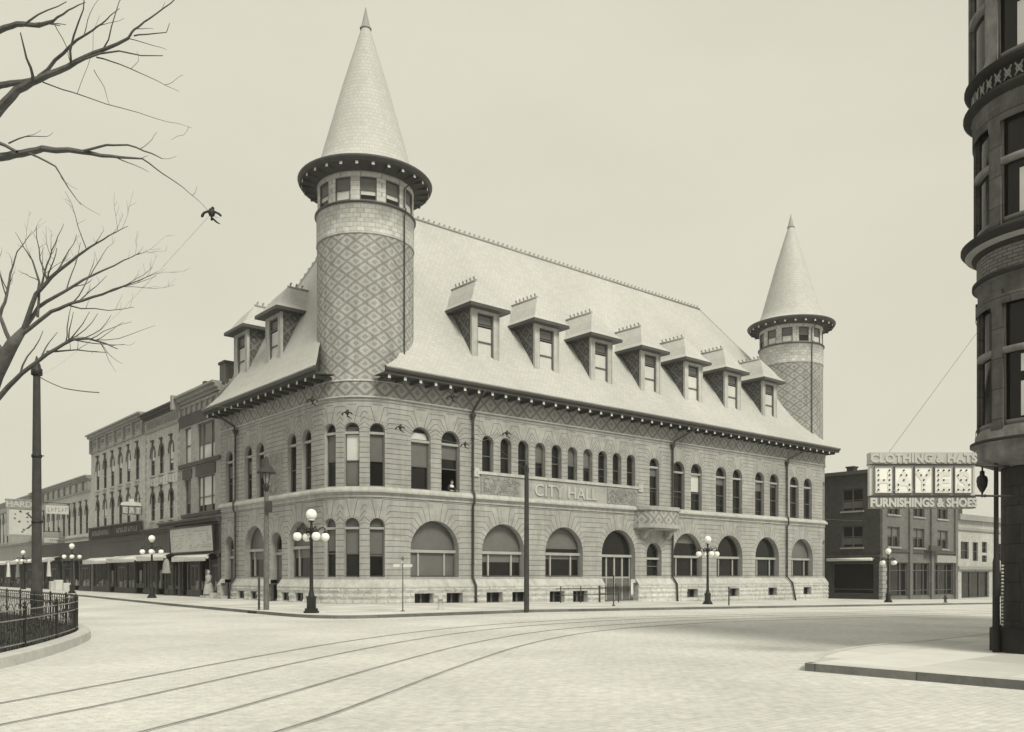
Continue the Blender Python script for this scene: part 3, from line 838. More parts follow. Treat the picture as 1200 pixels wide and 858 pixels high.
# cresting on the ridge and on the north-west hip
def cresting(pts, name='ridge_cresting', h=.30, step=.46, par=None, mat_='gutter_lip', th=.05):
    mb = MB(); mb.tube(pts, .10, 6)
    pts = [Vector(p) for p in pts]
    for a, b in zip(pts[:-1], pts[1:]):
        L = (b-a).length; d = (b-a).normalized(); n = int(L/step)
        sd = Vector((-d.y, d.x, 0)).normalized()*th/2
        for k in range(n):
            p = a+d*(k+.5)*step; up = Vector((0, 0, 1)); x = d*step*.42
            for ol in ([p-x*.35+up*.06, p+x*.35+up*.06, p+x*.2+up*h*.5, p+x*.75+up*h*.75, p+x*.1+up*h, p-x*.35+up*h*.6],):
                mb.face([q+sd for q in ol]); mb.face([q-sd for q in ol][::-1])
                for i in range(len(ol)): mb.face([ol[i]+sd, ol[i]-sd, ol[(i+1) % len(ol)]-sd, ol[(i+1) % len(ol)]+sd])
    return mb.build(name, mat_, par or hall)
cresting([(2.9, 5.9, 27.02), (39.8, 5.9, 27.02)], par=roof)
cresting([(uW(f), vN(f), PZ(f)) for f in (1, .36, .22, .1)], par=roof, h=.3)
mb = MB(); mb.tube([(uE(f), vS(f), PZ(f)+.02) for f in (1, .36, .29, .22)], .06, 6); mb.build('hip_roll', 'slate', roof)

# ---- dormers
def make_dormer(name_rot, loc, zf, z_sill, z_top, z_eave, z_ridge):
    """local: x along the wall, y into the roof; zf(y) roof height"""
    hw = 1.08
    yy = [k*.1 for k in range(60)]
    yb = next(y for y in yy if zf(y) > z_eave+.05)
    mb = MB()
    # front with its window opening
    z0 = zf(0)-.25
    ops = [dict(s0=-.66, s1=.66, z0=z_sill, zs=z_top, arch=False, r=.66, c=0, top=z_top)]
    wall_scan(mb, lambda s, z, d: Vector((s, -d, z)), -hw, hw, z0, z_eave+.12, ops, 0, 0, (), .2, 0)
    mb.box(-.76, .76, -.07, .0-.002, z_sill-.12, z_sill-.002, 0)
    ys = [y for y in yy if y <= yb][::3]+[yb]
    for x in (-hw, hw):
        for a, b in zip(ys[:-1], ys[1:]):
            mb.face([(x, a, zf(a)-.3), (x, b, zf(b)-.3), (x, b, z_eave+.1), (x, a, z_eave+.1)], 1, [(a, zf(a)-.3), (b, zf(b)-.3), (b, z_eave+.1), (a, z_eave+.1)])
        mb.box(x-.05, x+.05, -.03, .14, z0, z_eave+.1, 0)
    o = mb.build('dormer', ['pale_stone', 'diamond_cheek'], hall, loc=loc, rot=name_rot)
    r = MB(); ex, ef = 1.62, .55
    yr = next((y for y in yy if zf(y) > z_ridge), 5.9)
    ye = next((y for y in yy if zf(y) > z_eave+.2), 3)
    prof = [(0, 0), (.25, .18), (.55, .55), (1, 1)]      # bell-cast section
    yf = 1.0
    for (a, ha), (b, hb) in zip(prof[:-1], prof[1:]):
        xa, xb = ex*(1-a), ex*(1-b); za, zb = z_eave+.16+(z_ridge-z_eave-.16)*ha, z_eave+.16+(z_ridge-z_eave-.16)*hb
        fa, fb = -ef+(yf+ef)*a, -ef+(yf+ef)*b
        ba, bb = ye+(yr-ye)*ha, ye+(yr-ye)*hb
        r.face([(-xa, fa, za), (xa, fa, za), (xb, fb, zb), (-xb, fb, zb)], 0)
        for sg in (-1, 1): r.face([(sg*xa, fa, za), (sg*xa, ba, za), (sg*xb, bb, zb), (sg*xb, fb, zb)], 0)
    # fascia and soffit
    for (x0, y0, x1, y1) in ((-ex, -ef, ex, -ef), (-ex, -ef, -ex, ye), (ex, -ef, ex, ye)):
        r.face([(x0, y0, z_eave-.05), (x1, y1, z_eave-.05), (x1, y1, z_eave+.16), (x0, y0, z_eave+.16)], 1)
    r.face([(-ex, -ef, z_eave-.05), (ex, -ef, z_eave-.05), (ex, ye, z_eave-.05), (-ex, ye, z_eave-.05)], 1)
    r.build('dormer_roof', ['slate', 'gutter'], o)
    wn = MB(); H = z_top-z_sill
    ring(wn, [(x, z+z_sill) for x, z in outline(1.318, H, False)], [(x, z+z_sill) for x, z in outline(1.32, H, False, ins=.09)], .08, 0, .17)
    for f in (.38, .74): wn.box(-.6, .6, .1, .17, z_sill+H*f-.04, z_sill+H*f+.04)
    wn.build('sash', 'sash', o)
    g = MB(); g.face([(-.65, .18, z_sill), (.65, .18, z_sill), (.65, .18, z_top), (-.65, .18, z_top)]); g.build('pane', 'glass', o)
    g = MB(); g.face([(-.58, .165, z_sill+H*.08), (.58, .165, z_sill+H*.08), (.58, .165, z_sill+H*.70), (-.58, .165, z_sill+H*.70)], 0)
    g.face([(-.58, .165, z_sill+H*.78), (.58, .165, z_sill+H*.78), (.58, .165, z_sill+H*.95), (-.58, .165, z_sill+H*.95)], 1); g.build('window_shade', ['shade_white', 'shade_cloth'], o)
    c = cresting([(0, yf, z_ridge), (0, yr, z_ridge)], 'cresting', .34, .4, o)
    return o
zfS = lambda y: PZ((2.2+y)/10.1)
zfW = lambda y: PZ((1.5+y)/7.1)
du = [7.62, 12.93, 18.27, 23.62, 28.82, 34.05, 39.45]
d0 = make_dormer(0, (du[0], -2.0, 0), zfS, 15.55, 18.48, 18.72, 20.9)
for u in du[1:]:
    o = copy_tree(d0, hall); o.location = (u, -2.0, 0)
for v in (12.1, 6.95): make_dormer(-PI/2, (-2.7, v, 0), zfW, 15.4, 18.25, 18.5, 20.5)

# ---- towers
def make_tower(u0, aoff):
    RS = 2.87; n = 48
    mb = MB()
    pr = [(3.065, 12.78, 0), (3.0, 13.0, 0), (2.93, 13.3, 0), (2.88, 13.7, 0), (RS, 14.2, 0), (RS, 17.5, 0), (RS, 21.2, 0)]
    for p, q in zip(pr[:-1], pr[1:]): mb.lathe([(p[0], p[1]), (q[0], q[1])], u0, 0, n, 0, uvr=RS)
    mb.lathe([(3.1, 12.74), (3.12, 12.78), (3.1, 12.84), (3.05, 12.84)], u0, 0, n, 1)
    mb.lathe([(RS+.02, 21.2), (RS+.05, 21.22), (RS+.03, 21.3), (RS+.03, 22.92)], u0, 0, n, 1)
    mb.lathe([(RS+.03, 22.92), (RS+.14, 22.97), (RS+.14, 23.04), (RS, 23.06)], u0, 0, n, 2)
    # window band with openings
    P = lambda s, z, d: Vector((u0+(RS+d)*math.sin(s), -(RS+d)*math.cos(s), z))
    hw = .168
    ops = []
    for k in range(12):
        a = aoff+math.radians(30)*k
        a = (a+PI) % (2*PI)-PI
        if abs(a) > PI-.2: continue
        ops.append(dict(s0=a-hw, s1=a+hw, z0=23.1, zs=24.42, arch=False, r=hw, c=a, top=24.42))
    wall_scan(mb, P, -PI, PI, 23.04, 24.75, ops, 0, 1, [-PI+2*PI*k/72 for k in range(73)], .14, 3)
    t = mb.build('tower', ['diamond_tower', 'shingle', 'gutter', 'sash_pale'], hall)
    rr = random.Random(int(u0)+2)
    for i, o in enumerate(ops):
        wn = MB(); w_ = 2*RS*math.sin(hw)-.01; H = 1.32
        ring(wn, outline(w_, H, False), outline(w_, H, False, ins=.06), .05, 0, .12)
        wn.box(-w_/2+.03, w_/2-.03, .06, .13, H*.46-.03, H*.46+.03)
        wn.face([(-w_/2, .135, 0), (w_/2, .135, 0), (w_/2, .135, H), (-w_/2, .135, H)], 1)
        if not (u0 > 10 and i % 4 == 1):
            zl = H*(.05 if rr.random() < .6 else .25)
            wn.face([(-w_/2+.06, .128, zl), (w_/2-.06, .128, zl), (w_/2-.06, .128, H*.45), (-w_/2+.06, .128, H*.45)], 3)
        wn.face([(-w_/2+.06, .126, H*.48), (w_/2-.06, .126, H*.48), (w_/2-.06, .126, H*.95), (-w_/2+.06, .126, H*.95)], 2)
        a = o['c']; p = P(a, 23.1, -.0)
        wo = wn.build('window', ['sash', 'glass', 'shade_cloth', 'shade_white'], t, loc=(0, 0, 0), rot=a); wo.location = p
    sp = MB()
    sp.lathe([(RS-.1, 24.72), (3.75, 24.92), (3.86, 24.9)], u0, 0, n, 1)
    sp.lathe([(3.86, 24.9), (3.88, 25.04), (3.96, 25.04), (4.0, 25.16), (3.96, 25.22), (3.8, 25.24)], u0, 0, n, 2)
    sp.lathe([(3.84, 25.25), (3.3, 25.42), (2.92, 25.75), (2.68, 26.35), (2.42, 27.3)], u0, 0, n, 0)
    sp.lathe([(2.42, 27.3), (1.36, 31.06), (.26, 34.62)], u0, 0, n, 0)
    sp.lathe([(.34, 34.55), (.36, 34.62), (.28, 34.7), (.16, 35.2), (.02, 35.9), (0, 35.9)], u0, 0, 16, 3)
    sp.build('spire', ['slate', 'eave_wood', 'gutter', 'gutter_lip'], t)
    for k in range(26):
        a = 2*PI*k/26+.06
        b = MB(); b.box(-.07, .07, 0, .85, -.12, .0, 0); b.box(-.08, .08, -.025, -.002, -.14, .02, 1)
        o = b.build('eave_bracket', ['eave_wood', 'bracket_end'], t, loc=(0, 0, 0), rot=a) if k == 0 else None
        if k == 0: proto = o
        else: o = proto.copy(); COL.objects.link(o); o.parent = t
        o.location = (u0+3.74*math.sin(a), -3.74*math.cos(a), 24.88); o.rotation_euler = (0, 0, a)
    return t
t1 = make_tower(0, math.radians(-27.6))
t2 = make_tower(U2, math.radians(-64.7))
for tt, u0, th in ((t1, 0, math.radians(18)), (t2, U2, math.radians(-20))):
    mb = MB(); r = 2.97
    pt = lambda r, z, a=0: (u0+r*math.sin(th+a), -r*math.cos(th+a), z)
    mb.tube([pt(3.8, 24.85, .12), pt(3.4, 24.7, .08), pt(r, 24.3), pt(r, 23.2), pt(3.08, 23.1), pt(3.08, 22.9), pt(r, 22.7), pt(r, 18), pt(r, 14.2), pt(3.2, 13.6)], .045, 6); mb.build('downpipe', 'pipe_iron', tt)

# ---- downpipes on the walls
def downpipe(pts, head):
    mb = MB(); mb.tube(pts, .075, 8)
    x, y, z = head
    mb.lathe([(.06, z-.35), (.10, z-.25), (.2, z), (.2, z+.08), (.0, z+.08)], x, y, 10, 0)
    for (p, q) in zip(pts[2:-1], pts[3:]):
        pass
    for z in (2.5, 4.5, 8.3, 10.2): mb.lathe([(.075, z-.05), (.1, z-.05), (.1, z+.05), (.075, z+.05)], pts[3][0], pts[3][1], 8)
    mb.build('downpipe', 'pipe_iron', hall)
g0 = -.05
downpipe([(5.9, -4.15, 13.0), (5.85, -3.9, 12.7), (5.71, -3.2, 11.9), (5.71, -3.16, 11.4), (5.71, -3.16, 6.95), (5.71, -3.3, 6.75), (5.71, -3.3, 6.2), (5.71, -3.16, 6.0), (5.71, -3.16, 1.6), (5.71, -3.46, 1.1), (5.71, -3.46, -.1)], (5.71, -3.16, 11.6))
downpipe([(26.3, -4.15, 13.0), (26.1, -3.9, 12.7), (24.95, -3.2, 11.9), (24.82, -3.16, 11.4), (24.82, -3.16, 6.95), (24.82, -3.3, 6.75), (24.82, -3.3, 6.2), (24.82, -3.16, 6.0), (24.82, -3.16, 1.6), (24.95, -3.46, 1.1), (25.05, -3.46, -.5)], (24.82, -3.16, 11.6))
downpipe([(42.2, -4.15, 13.0), (42.0, -3.9, 12.7), (40.5, -3.2, 11.9), (40.34, -3.16, 11.4), (40.34, -3.16, 6.95), (40.34, -3.3, 6.75), (40.34, -3.3, 6.2), (40.34, -3.16, 6.0), (40.34, -3.16, 1.6), (40.7, -3.46, 1.1), (41.3, -3.46, -.7)], (40.34, -3.16, 11.6))
downpipe([(-4.15, 13.4, 13.0), (-3.9, 13.1, 12.7), (-3.2, 12.0, 11.9), (-3.16, 11.93, 11.4), (-3.16, 11.93, 6.95), (-3.3, 11.93, 6.75), (-3.3, 11.93, 6.2), (-3.16, 11.93, 6.0), (-3.16, 11.93, 1.6), (-3.46, 12.1, 1.1), (-3.46, 12.35, -.05)], (-3.16, 11.93, 11.6))
# ------------------------------------------------------------ neighbouring blocks
mat('brick_grey', .33, var=.15, scale=2, bump=.1, brick=(.24, .09, .75, .008), stain=.12)
mat('brick_pale', .44, var=.15, scale=2, bump=.1, brick=(.24, .09, .78, .008), stain=.12, streak=.2)
mat('brick_dark', .055, var=.25, scale=2, bump=.12, brick=(.24, .09, .8, .008), stain=.15)
mat('brick_mid', .15, var=.2, scale=2, bump=.12, brick=(.24, .09, .8, .008), stain=.12)
mat('trim_dark', .075, var=.25, scale=3, bump=.1)
mat('trim_mid', .28, var=.2, scale=3, bump=.1)
mat('board_grey', .085, var=.2, scale=3, bump=.05, planks=.9)
mat('board_black', .025, var=.2, bump=0)
mat('tar_roof', .08)
mat('sign_white', .5, var=.08, scale=2, bump=0)
mat('letter_pale', .44, bump=0, var=.05)
mat('letter_grey', .22, bump=0, var=.1)
m = bpy.data.materials.new('clear_glass'); m.use_nodes = True; MATS['clear_glass'] = m
t_ = m.node_tree; b_ = t_.nodes['Principled BSDF']; tr_ = t_.nodes.new('ShaderNodeBsdfTransparent'); mx_ = t_.nodes.new('ShaderNodeMixShader')
tr_.inputs[0].default_value = (.8, .8, .8, 1); b_.inputs['Roughness'].default_value = .05; b_.inputs['Base Color'].default_value = (.02, .02, .02, 1)
mx_.inputs[0].default_value = .05; b_.inputs['Metallic'].default_value = 1; b_.inputs['Base Color'].default_value = (.8, .8, .8, 1); t_.links.new(tr_.outputs[0], mx_.inputs[1]); t_.links.new(b_.outputs[0], mx_.inputs[2]); t_.links.new(mx_.outputs[0], t_.nodes['Material Output'].inputs[0])

FU = -3.0
def PF(s, z, d=0): return Vector((FU-d, -s, z))          # west street front, s = -v
def box_v(mb, v0, v1, d0, d1, z0, z1, m=0): mb.box(FU-d1, FU-d0, v0, v1, z0, z1, m)
def body(mb, v0, v1, top, m=0, mr=1, depth=18):
    u0, u1 = FU, FU+depth
    mb.face([(u0, v0, 0), (u1, v0, 0), (u1, v0, top), (u0, v0, top)], m)
    mb.face([(u0, v1, 0), (u1, v1, 0), (u1, v1, top), (u0, v1, top)], m)
    mb.face([(u1, v0, 0), (u1, v1, 0), (u1, v1, top), (u1, v0, top)], m)
    mb.face([(u0, v0, top-.4), (u1, v0, top-.4), (u1, v1, top-.4), (u0, v1, top-.4)], mr)
rs = random.Random(21)
def storefront(par, v0, v1, bays, z_top, z_band, colm='trim_dark'):
    """bays: list of (v0, v1, kind) kind window/door"""
    mb = MB()      # recessed shop room
    ua, ub = FU+.25, FU+1.9
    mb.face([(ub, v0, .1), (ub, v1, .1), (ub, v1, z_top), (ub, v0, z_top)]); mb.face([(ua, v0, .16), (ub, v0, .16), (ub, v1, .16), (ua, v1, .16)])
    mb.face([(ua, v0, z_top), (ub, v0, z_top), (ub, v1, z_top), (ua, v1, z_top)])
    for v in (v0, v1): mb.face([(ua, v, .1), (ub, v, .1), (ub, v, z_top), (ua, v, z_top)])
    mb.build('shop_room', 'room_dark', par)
    for a, b, kind in bays:
        if kind == 'window':
            mb = MB()
            box_v(mb, a, b, -.12, .06, .13, .62, 0)
            n = max(2, int((b-a)/.6))
            for k in range(n):
                box_v(mb, a+(b-a)*k/n+.06, a+(b-a)*(k+1)/n-.06, .06, .09, .2, .54, 0)
            for x in (a+.03, b-.03): box_v(mb, x-.03, x+.03, -.05, .03, .62, z_top, 0)
            box_v(mb, a, b, -.05, .03, z_top-.5, z_top-.44, 0)
            o = mb.build('shop_window', colm, par)
            g = MB(); g.face([(FU, a+.05, .62), (FU, b-.05, .62), (FU, b-.05, z_top), (FU, a+.05, z_top)]); g.build('pane', 'clear_glass', o)
            d = MB()
            for k in range(int((b-a)*5)):
                y = rs.uniform(a+.1, b-.3); w_ = rs.uniform(.1, .35); h = rs.uniform(.1, .7); u = FU+rs.uniform(.2, .7)
                d.bbox(u, u+.12, y, min(b-.06, y+w_), .62, .62+h, rs.choice((0, 1, 1, 2)), .02)
            if rs.random() < .6:
                y = rs.uniform(a+.1, b-.8); d.box(FU+.9, FU+.93, y, y+.6, 1.2, 2.2, rs.choice((0, 1)))
            d.build('goods', ['cloth_grey', 'sign_white', 'trim_mid'], o)
        elif kind == 'door':
            mb = MB(); 
            for x in (a+.06, b-.06): box_v(mb, x-.06, x+.06, -.9, -.8, .16, 2.5, 0)
            box_v(mb, a, b, -.9, -.8, .16, .9, 0); box_v(mb, a, b, -.9, -.8, 2.4, 2.55, 0); box_v(mb, (a+b)/2-.05, (a+b)/2+.05, -.9, -.79, .9, 2.4, 0)
            mb.build('door', 'door_wood', par)
    for x in sorted({a for a, b, k in bays} | {b for a, b, k in bays}):
        mb = MB(); box_v(mb, x-.13, x+.13, -.1, .10, .13, .5, 0); box_v(mb, x-.1, x+.1, -.1, .07, .5, z_top-.2, 0); box_v(mb, x-.15, x+.15, -.1, .12, z_top-.2, z_top, 0)
        mb.build('column', colm, par)
def awning(par, v0, v1, z, drop=.28, out=.75, m='canvas'):
    mb = MB()
    mb.tube([(FU-out, v0, z), (FU-out, v1, z+rs.uniform(-.04, .04))], drop/2, 8)
    n = max(4, int((v1-v0)/.35))
    for k in range(n):
        a, b = v0+(v1-v0)*k/n, v0+(v1-v0)*(k+1)/n
        mb.face([(FU-.1, a, z+.35), (FU-.1, b, z+.35), (FU-out, b, z+.12), (FU-out, a, z+.12)])
        mb.face([(FU-out-.12, a, z), (FU-out-.12, b, z), (FU-out-.1, b-.04, z-.28), (FU-out-.1, a+.04, z-.28)])
    for v in (v0+.1, v1-.1): mb.tube([(FU-.05, v, z-.5), (FU-out, v, z-.05)], .02, 5, 1)
    mb.build('awning', [m, 'pipe_iron'], par)
def hood(w, hs, kind=0):
    def f(mb):
        r = w/2; ro = r+.13
        n = 10
        for k in range(n):
            a, b = PI*k/n, PI*(k+1)/n
            p = lambda R_, t, y: (R_*math.cos(t), y, hs+R_*math.sin(t))
            mb.face([p(r, a, -.05), p(r, b, -.05), p(ro, b, -.05), p(ro, a, -.05)], 2); mb.face([p(ro, a, -.05), p(ro, b, -.05), p(ro, b, .0), p(ro, a, .0)], 2); mb.face([p(r, a, -.05), p(r, b, -.05), p(r, b, .0), p(r, a, .0)], 2)
        for sg in (-1, 1): mb.box(sg*(r+.08)-.09, sg*(r+.08)+.09, -.06, -.002, hs-.42, hs, 2)
        mb.box(-.1, .1, -.09, -.002, hs+r*.9, hs+r+.42, 2); mb.box(-.3, .3, -.16, -.002, hs+r+.42, hs+r+.56, 2)
        mb.box(-r-.12, r+.12, -.14, -.002, -.14, -.004, 1)
    return f
def arch_windows(par, centers, w, sill, top, shade=.5):
    r = w/2
    for c in centers:
        hs = top-sill-r
        o = window(par, (FU, c, sill), -PI/2, w, hs, True, .09, .07, (hs*.5,), (), None, [(hs*rs.uniform(.3, .7), hs+r, rs.choice((SC, SWH, SWH)))] if rs.random() < shade else [], frame_extra=hood(w, hs))
        o.data.materials.append(MATS['trim_dark'])
def cornice(mb, v0, v1, zt, h=.5, out=.6, m=0):
    for (d, a, b) in ((out*.35, zt-h, zt-h*.65), (out*.7, zt-h*.65, zt-h*.25), (out, zt-h*.25, zt)): box_v(mb, v0, v1, -.05, d, a, b, m)

# block next to the hall
def row_thing(name, label, v): return uvthing(name, label, 'building', FU, v, None, 0.0)
b1 = row_thing('shop_building', 'grey three storey shop building with wide triple windows beside the city hall', 14.82)
v0, v1 = 14.82, 23.15
mb = MB(); body(mb, v0, v1, 15.3, 0, 2)
ops = []
for z0, zt in ((10.32, 13.08), (6.42, 9.12)):
    ops += [Op(-22.1, -20.75, z0, zt, False), Op(-19.4, -16.0, z0, zt, False)]
wall_scan(mb, PF, -v1, -v0, 3.3, 15.0, ops, 0, 0, (), .25, 0)
mb.build('wall', ['brick_grey', 'trim_dark', 'tar_roof'], b1)
mb = MB()
box_v(mb, v0, v1, .0, .10, 13.2, 14.05, 0); box_v(mb, v0+.05, v1, .0, .16, 10.0, 10.28, 0); box_v(mb, v0+.05, v1-.6, 0, .14, 6.15, 6.4, 0)
box_v(mb, 20.5, 22.4, 0, .1, 9.14, 9.85, 0); box_v(mb, 15.8, 19.6, 0, .1, 9.14, 9.9, 0)
mb.build('stone_band', 'trim_dark', b1)
mb = MB()
for k in range(8):
    v = v0+.35+k*1.08; box_v(mb, v, v+.22, 0, .14, 14.07, 14.85, 0)
box_v(mb, v0, v1, 0, .12, 14.62, 14.85, 0); cornice(mb, v0, v1, 15.55, .65, .65, 0); box_v(mb, v1-.4, v1, 0, .75, 14.6, 15.7, 0)
mb.build('cornice', 'trim_mid', b1)
for z0, zt in ((10.32, 13.08), (6.42, 9.12)):
    H_ = zt-z0
    window(b1, (FU, 21.425, z0), -PI/2, 1.35, H_, False, .18, .09, (H_*.5,), (), None, [(H_*.5, H_, SWH), (.1, H_*.48, SWH)] if z0 > 8 else [(H_*.3, H_, SC)])
    window(b1, (FU, 17.7, z0), -PI/2, 3.4, H_, False, .18, .1, (H_*.42,), (-.85, .85), None, [(H_*.42, H_, SC), (.1, H_*.4, SWH)] if z0 > 8 else [(H_*.2, H_, SWH)])
mb = MB(); box_v(mb, v0, v1, -.05, .12, 3.3, 3.55, 0); cornice(mb, v0, v1+4, 5.95, .55, .5, 0); box_v(mb, v0, v1, 0, .07, 3.55, 5.4, 0)
mb.build('shop_cornice', 'trim_dark', b1)
mb = MB(); mb.bbox(-2.7, -1.3, 14.9, 15.9, 15.2, 16.9, 0, .03); mb.box(-2.78, -1.22, 14.82, 15.98, 16.9, 17.08, 1); mb.build('chimney', ['brick_mid', 'trim_dark'], b1)
mb = MB(); mb.bbox(-2.9, -2.3, 18.2, 18.7, 15.5, 16.15, 0, .02); mb.build('roof_vent', 'trim_dark', b1)
storefront(b1, v0, v1, [(15.2, 16.8, 'window'), (16.8, 18.9, 'door'), (18.9, 21.3, 'window'), (21.3, 23.1, 'door')], 3.3, 5.5)
awning(b1, 15.9, 23.0, 3.05, .24, .6)

b2 = row_thing('shop_building', 'pale three storey shop building with three arched windows on each floor', 23.2)
v0, v1 = 23.2, 31.55
mb = MB(); body(mb, v0, v1, 15.1, 0, 2)
ops = [Op(-c-.5, -c+.5, 10.08, 12.5) for c in (25.1, 27.45, 29.6)]+[Op(-c-.5, -c+.5, 6.3, 8.65) for c in (25.1, 27.45, 29.6)]
wall_scan(mb, PF, -v1, -v0, 3.3, 15.0, ops, 0, 0, (), .22, 0)
mb.build('wall', ['brick_pale', 'trim_mid', 'tar_roof'], b2)
mb = MB(); box_v(mb, v0+.1, v1-.1, 0, .1, 13.75, 14.0, 0); box_v(mb, v0+.1, v1-.1, 0, .1, 14.65, 14.85, 0); cornice(mb, v0, v1, 15.35, .5, .65, 1)
for k in range(22):
    v = v0+.35+k*.355; box_v(mb, v, v+.14, 0, .07, 14.12, 14.55, 0)
mb.build('cornice', ['trim_mid', 'trim_dark'], b2)
mb = MB()
for z in [6.1+.62*k for k in range(12)]:
    box_v(mb, v0+.02, v0+.32, 0, .05, z, z+.3, 0); box_v(mb, v1-.36, v1-.02, 0, .05, z+.05, z+.33, 0)
mb.build('quoins', 'trim_mid', b2)
arch_windows(b2, (25.1, 27.45, 29.6), 1.0, 10.08, 12.5, .3); arch_windows(b2, (25.1, 27.45, 29.6), 1.0, 6.3, 8.65, .3)
mb = MB(); box_v(mb, v0+.5, v1-.9, 0, .05, 9.15, 9.85, 0)
for k in range(9): # weathered painted letters, no longer readable
    v = v0+.9+k*.75; box_v(mb, v, v+.09, .05, .06, 9.27, 9.73, 1)
    if k % 3: box_v(mb, v+.09, v+.4, .05, .06, 9.27+.18*(k % 2), 9.35+.18*(k % 2), 1)
mb.build('painted_sign', ['sign_white', 'letter_grey'], b2)
mb = MB(); cornice(mb, v0, v1, 5.6, .5, .45, 0); box_v(mb, v0, v1, -.05, .1, 3.3, 5.1, 1); mb.build('shop_cornice', ['trim_dark', 'board_grey'], b2)
storefront(b2, v0, v1, [(23.3, 24.6, 'door'), (24.6, 26.4, 'window'), (26.4, 28.6, 'door'), (28.6, 31.4, 'window')], 3.3, 5.5)
awning(b2, 24.4, 31.3, 3.2, .26)

b3 = row_thing('shop_building', 'pale three storey brick shop building with six arched windows on each floor', 31.6)
v0, v1 = 31.6, 48.6
mb = MB(); body(mb, v0, v1, 15.5, 0, 2)
cs = (46.2, 43.7, 41.25, 38.75, 36.3, 33.75)
ops = [Op(-c-.52, -c+.52, 10.1, 12.95) for c in cs]+[Op(-c-.52, -c+.52, 6.35, 9.05) for c in cs]
wall_scan(mb, PF, -v1, -v0, 3.3, 15.4, ops, 0, 0, (), .22, 0)
mb.build('wall', ['brick_pale', 'trim_mid', 'tar_roof'], b3)
mb = MB(); cornice(mb, v0, v1, 15.75, .55, .6, 0)
for k in range(7):
    v = v0+.25+k*2.72; box_v(mb, v, v+.3, 0, .25, 13.9, 15.2, 0)
for k in range(6):
    v = v0+.25+k*2.72; box_v(mb, v+.5, v+2.5, 0, .08, 14.95, 15.15, 0); box_v(mb, v+.5, v+2.5, 0, .06, 14.4, 14.55, 0); 
    for j in range(5): box_v(mb, v+.55+j*.4, v+.7+j*.4, 0, .06, 14.6, 14.95, 0)
box_v(mb, v0, v1, 0, .1, 13.9, 14.1, 0)
mb.build('cornice', 'trim_mid', b3)
arch_windows(b3, cs, 1.04, 10.1, 12.95, .7); arch_windows(b3, cs, 1.04, 6.35, 9.05, .7)
mb = MB(); box_v(mb, v0, v1, 0, .12, 4.85, 5.3, 0); box_v(mb, v0, v1, 0, .06, 3.3, 4.85, 1); mb.build('shop_front_boards', ['trim_dark', 'board_grey'], b3)
storefront(b3, v0, v1, [(31.8, 34.4, 'door'), (34.4, 36.6, 'window'), (36.6, 40.2, 'window'), (40.2, 42.2, 'door'), (42.2, 47.6, 'window')], 3.3, 5.5)
awning(b3, 31.8, 40.1, 3.15, .28); awning(b3, 40.3, 48.4, 3.1, .28)

b4 = row_thing('shop_building', 'low two storey shop building with a long row of narrow arched windows', 48.65)
v0, v1 = 48.65, 74.9
mb = MB(); body(mb, v0, v1, 11.6, 0, 2)
cs4 = [50.3+2.37*k for k in range(10)]
ops = [Op(-c-.5, -c+.5, 6.02, 8.9) for c in cs4]
wall_scan(mb, PF, -v1, -v0, 3.3, 11.5, ops, 0, 0, (), .22, 0)
mb.build('wall', ['brick_pale', 'trim_mid', 'tar_roof'], b4)
mb = MB(); cornice(mb, v0, v1, 11.85, .45, .6, 0); box_v(mb, v0, v1, 0, .12, 10.25, 10.45, 0)
for k in range(11): v = v0+.2+k*2.55; box_v(mb, v, v+.28, 0, .2, 10.45, 11.4, 0)
mb.build('cornice', 'trim_mid', b4)
arch_windows(b4, cs4, 1.0, 6.02, 8.9, .4)
mb = MB(); cornice(mb, v0, v1, 5.7, .4, .4, 0); box_v(mb, v0, v1, 0, .08, 3.3, 5.3, 1); mb.build('shop_cornice', ['trim_mid', 'board_grey'], b4)
mb = MB(); box_v(mb, v0+.3, 58.5, .1, .18, 5.25, 5.95, 0); mb.build('fascia_board', 'sign_white', b4)
storefront(b4, v0, v1, [(48.9, 53, 'window'), (53, 55.4, 'door'), (55.4, 60, 'window'), (60, 62, 'door'), (62, 67, 'window'), (67, 69, 'door'), (69, 74.7, 'window')], 3.3, 5.5)
awning(b4, 60.5, 74, 3.5, .3, .9)
mb = MB()
for z in (0, .5, 1.0): mb.tube([(5, 62, 11.2+z), (5, 62, 11.7+z)], .05-.01*z, 6)
mb.tube([(5, 61.5, 12.3), (5, 62.5, 12.3)], .02, 5); mb.build('roof_mast', 'pipe_iron', b4)

b5 = row_thing('shop_building', 'distant two storey shop building at the far end of the street', 75)
v0, v1 = 75.0, 112.0
mb = MB(); body(mb, v0, v1, 11.6, 0, 2)
cs5 = [91.2+2.6*k for k in range(8)]
ops = [Op(-c-.55, -c+.55, 6.25, 9.85) for c in cs5]
wall_scan(mb, PF, -v1, -v0, 3.3, 11.5, ops, 0, 0, (), .22, 0)
mb.build('wall', ['brick_pale', 'trim_mid', 'tar_roof'], b5)
mb = MB(); cornice(mb, v0, v1, 11.7, .5, .6, 0); box_v(mb, v0, v1, 0, .12, 10.35, 10.55, 0); mb.build('cornice', 'trim_mid', b5)
mb = MB(); cornice(mb, v0, v1, 5.9, .4, .4, 0); box_v(mb, v0, v1, 0, .08, 3.3, 5.5, 0); mb.build('shop_cornice', 'trim_mid', b5)
arch_windows(b5, cs5, 1.1, 6.25, 9.85, .4)
storefront(b5, v0, v1, [(75.3, 80, 'window'), (80, 82, 'door'), (82, 87, 'window'), (87, 89, 'door'), (89, 94, 'window'), (94, 96, 'door'), (96, 101, 'window')], 3.3, 5.5)
awning(b5, 75.5, 86.5, 3.4, .3, .9); awning(b5, 87, 100, 3.4, .3, .9)

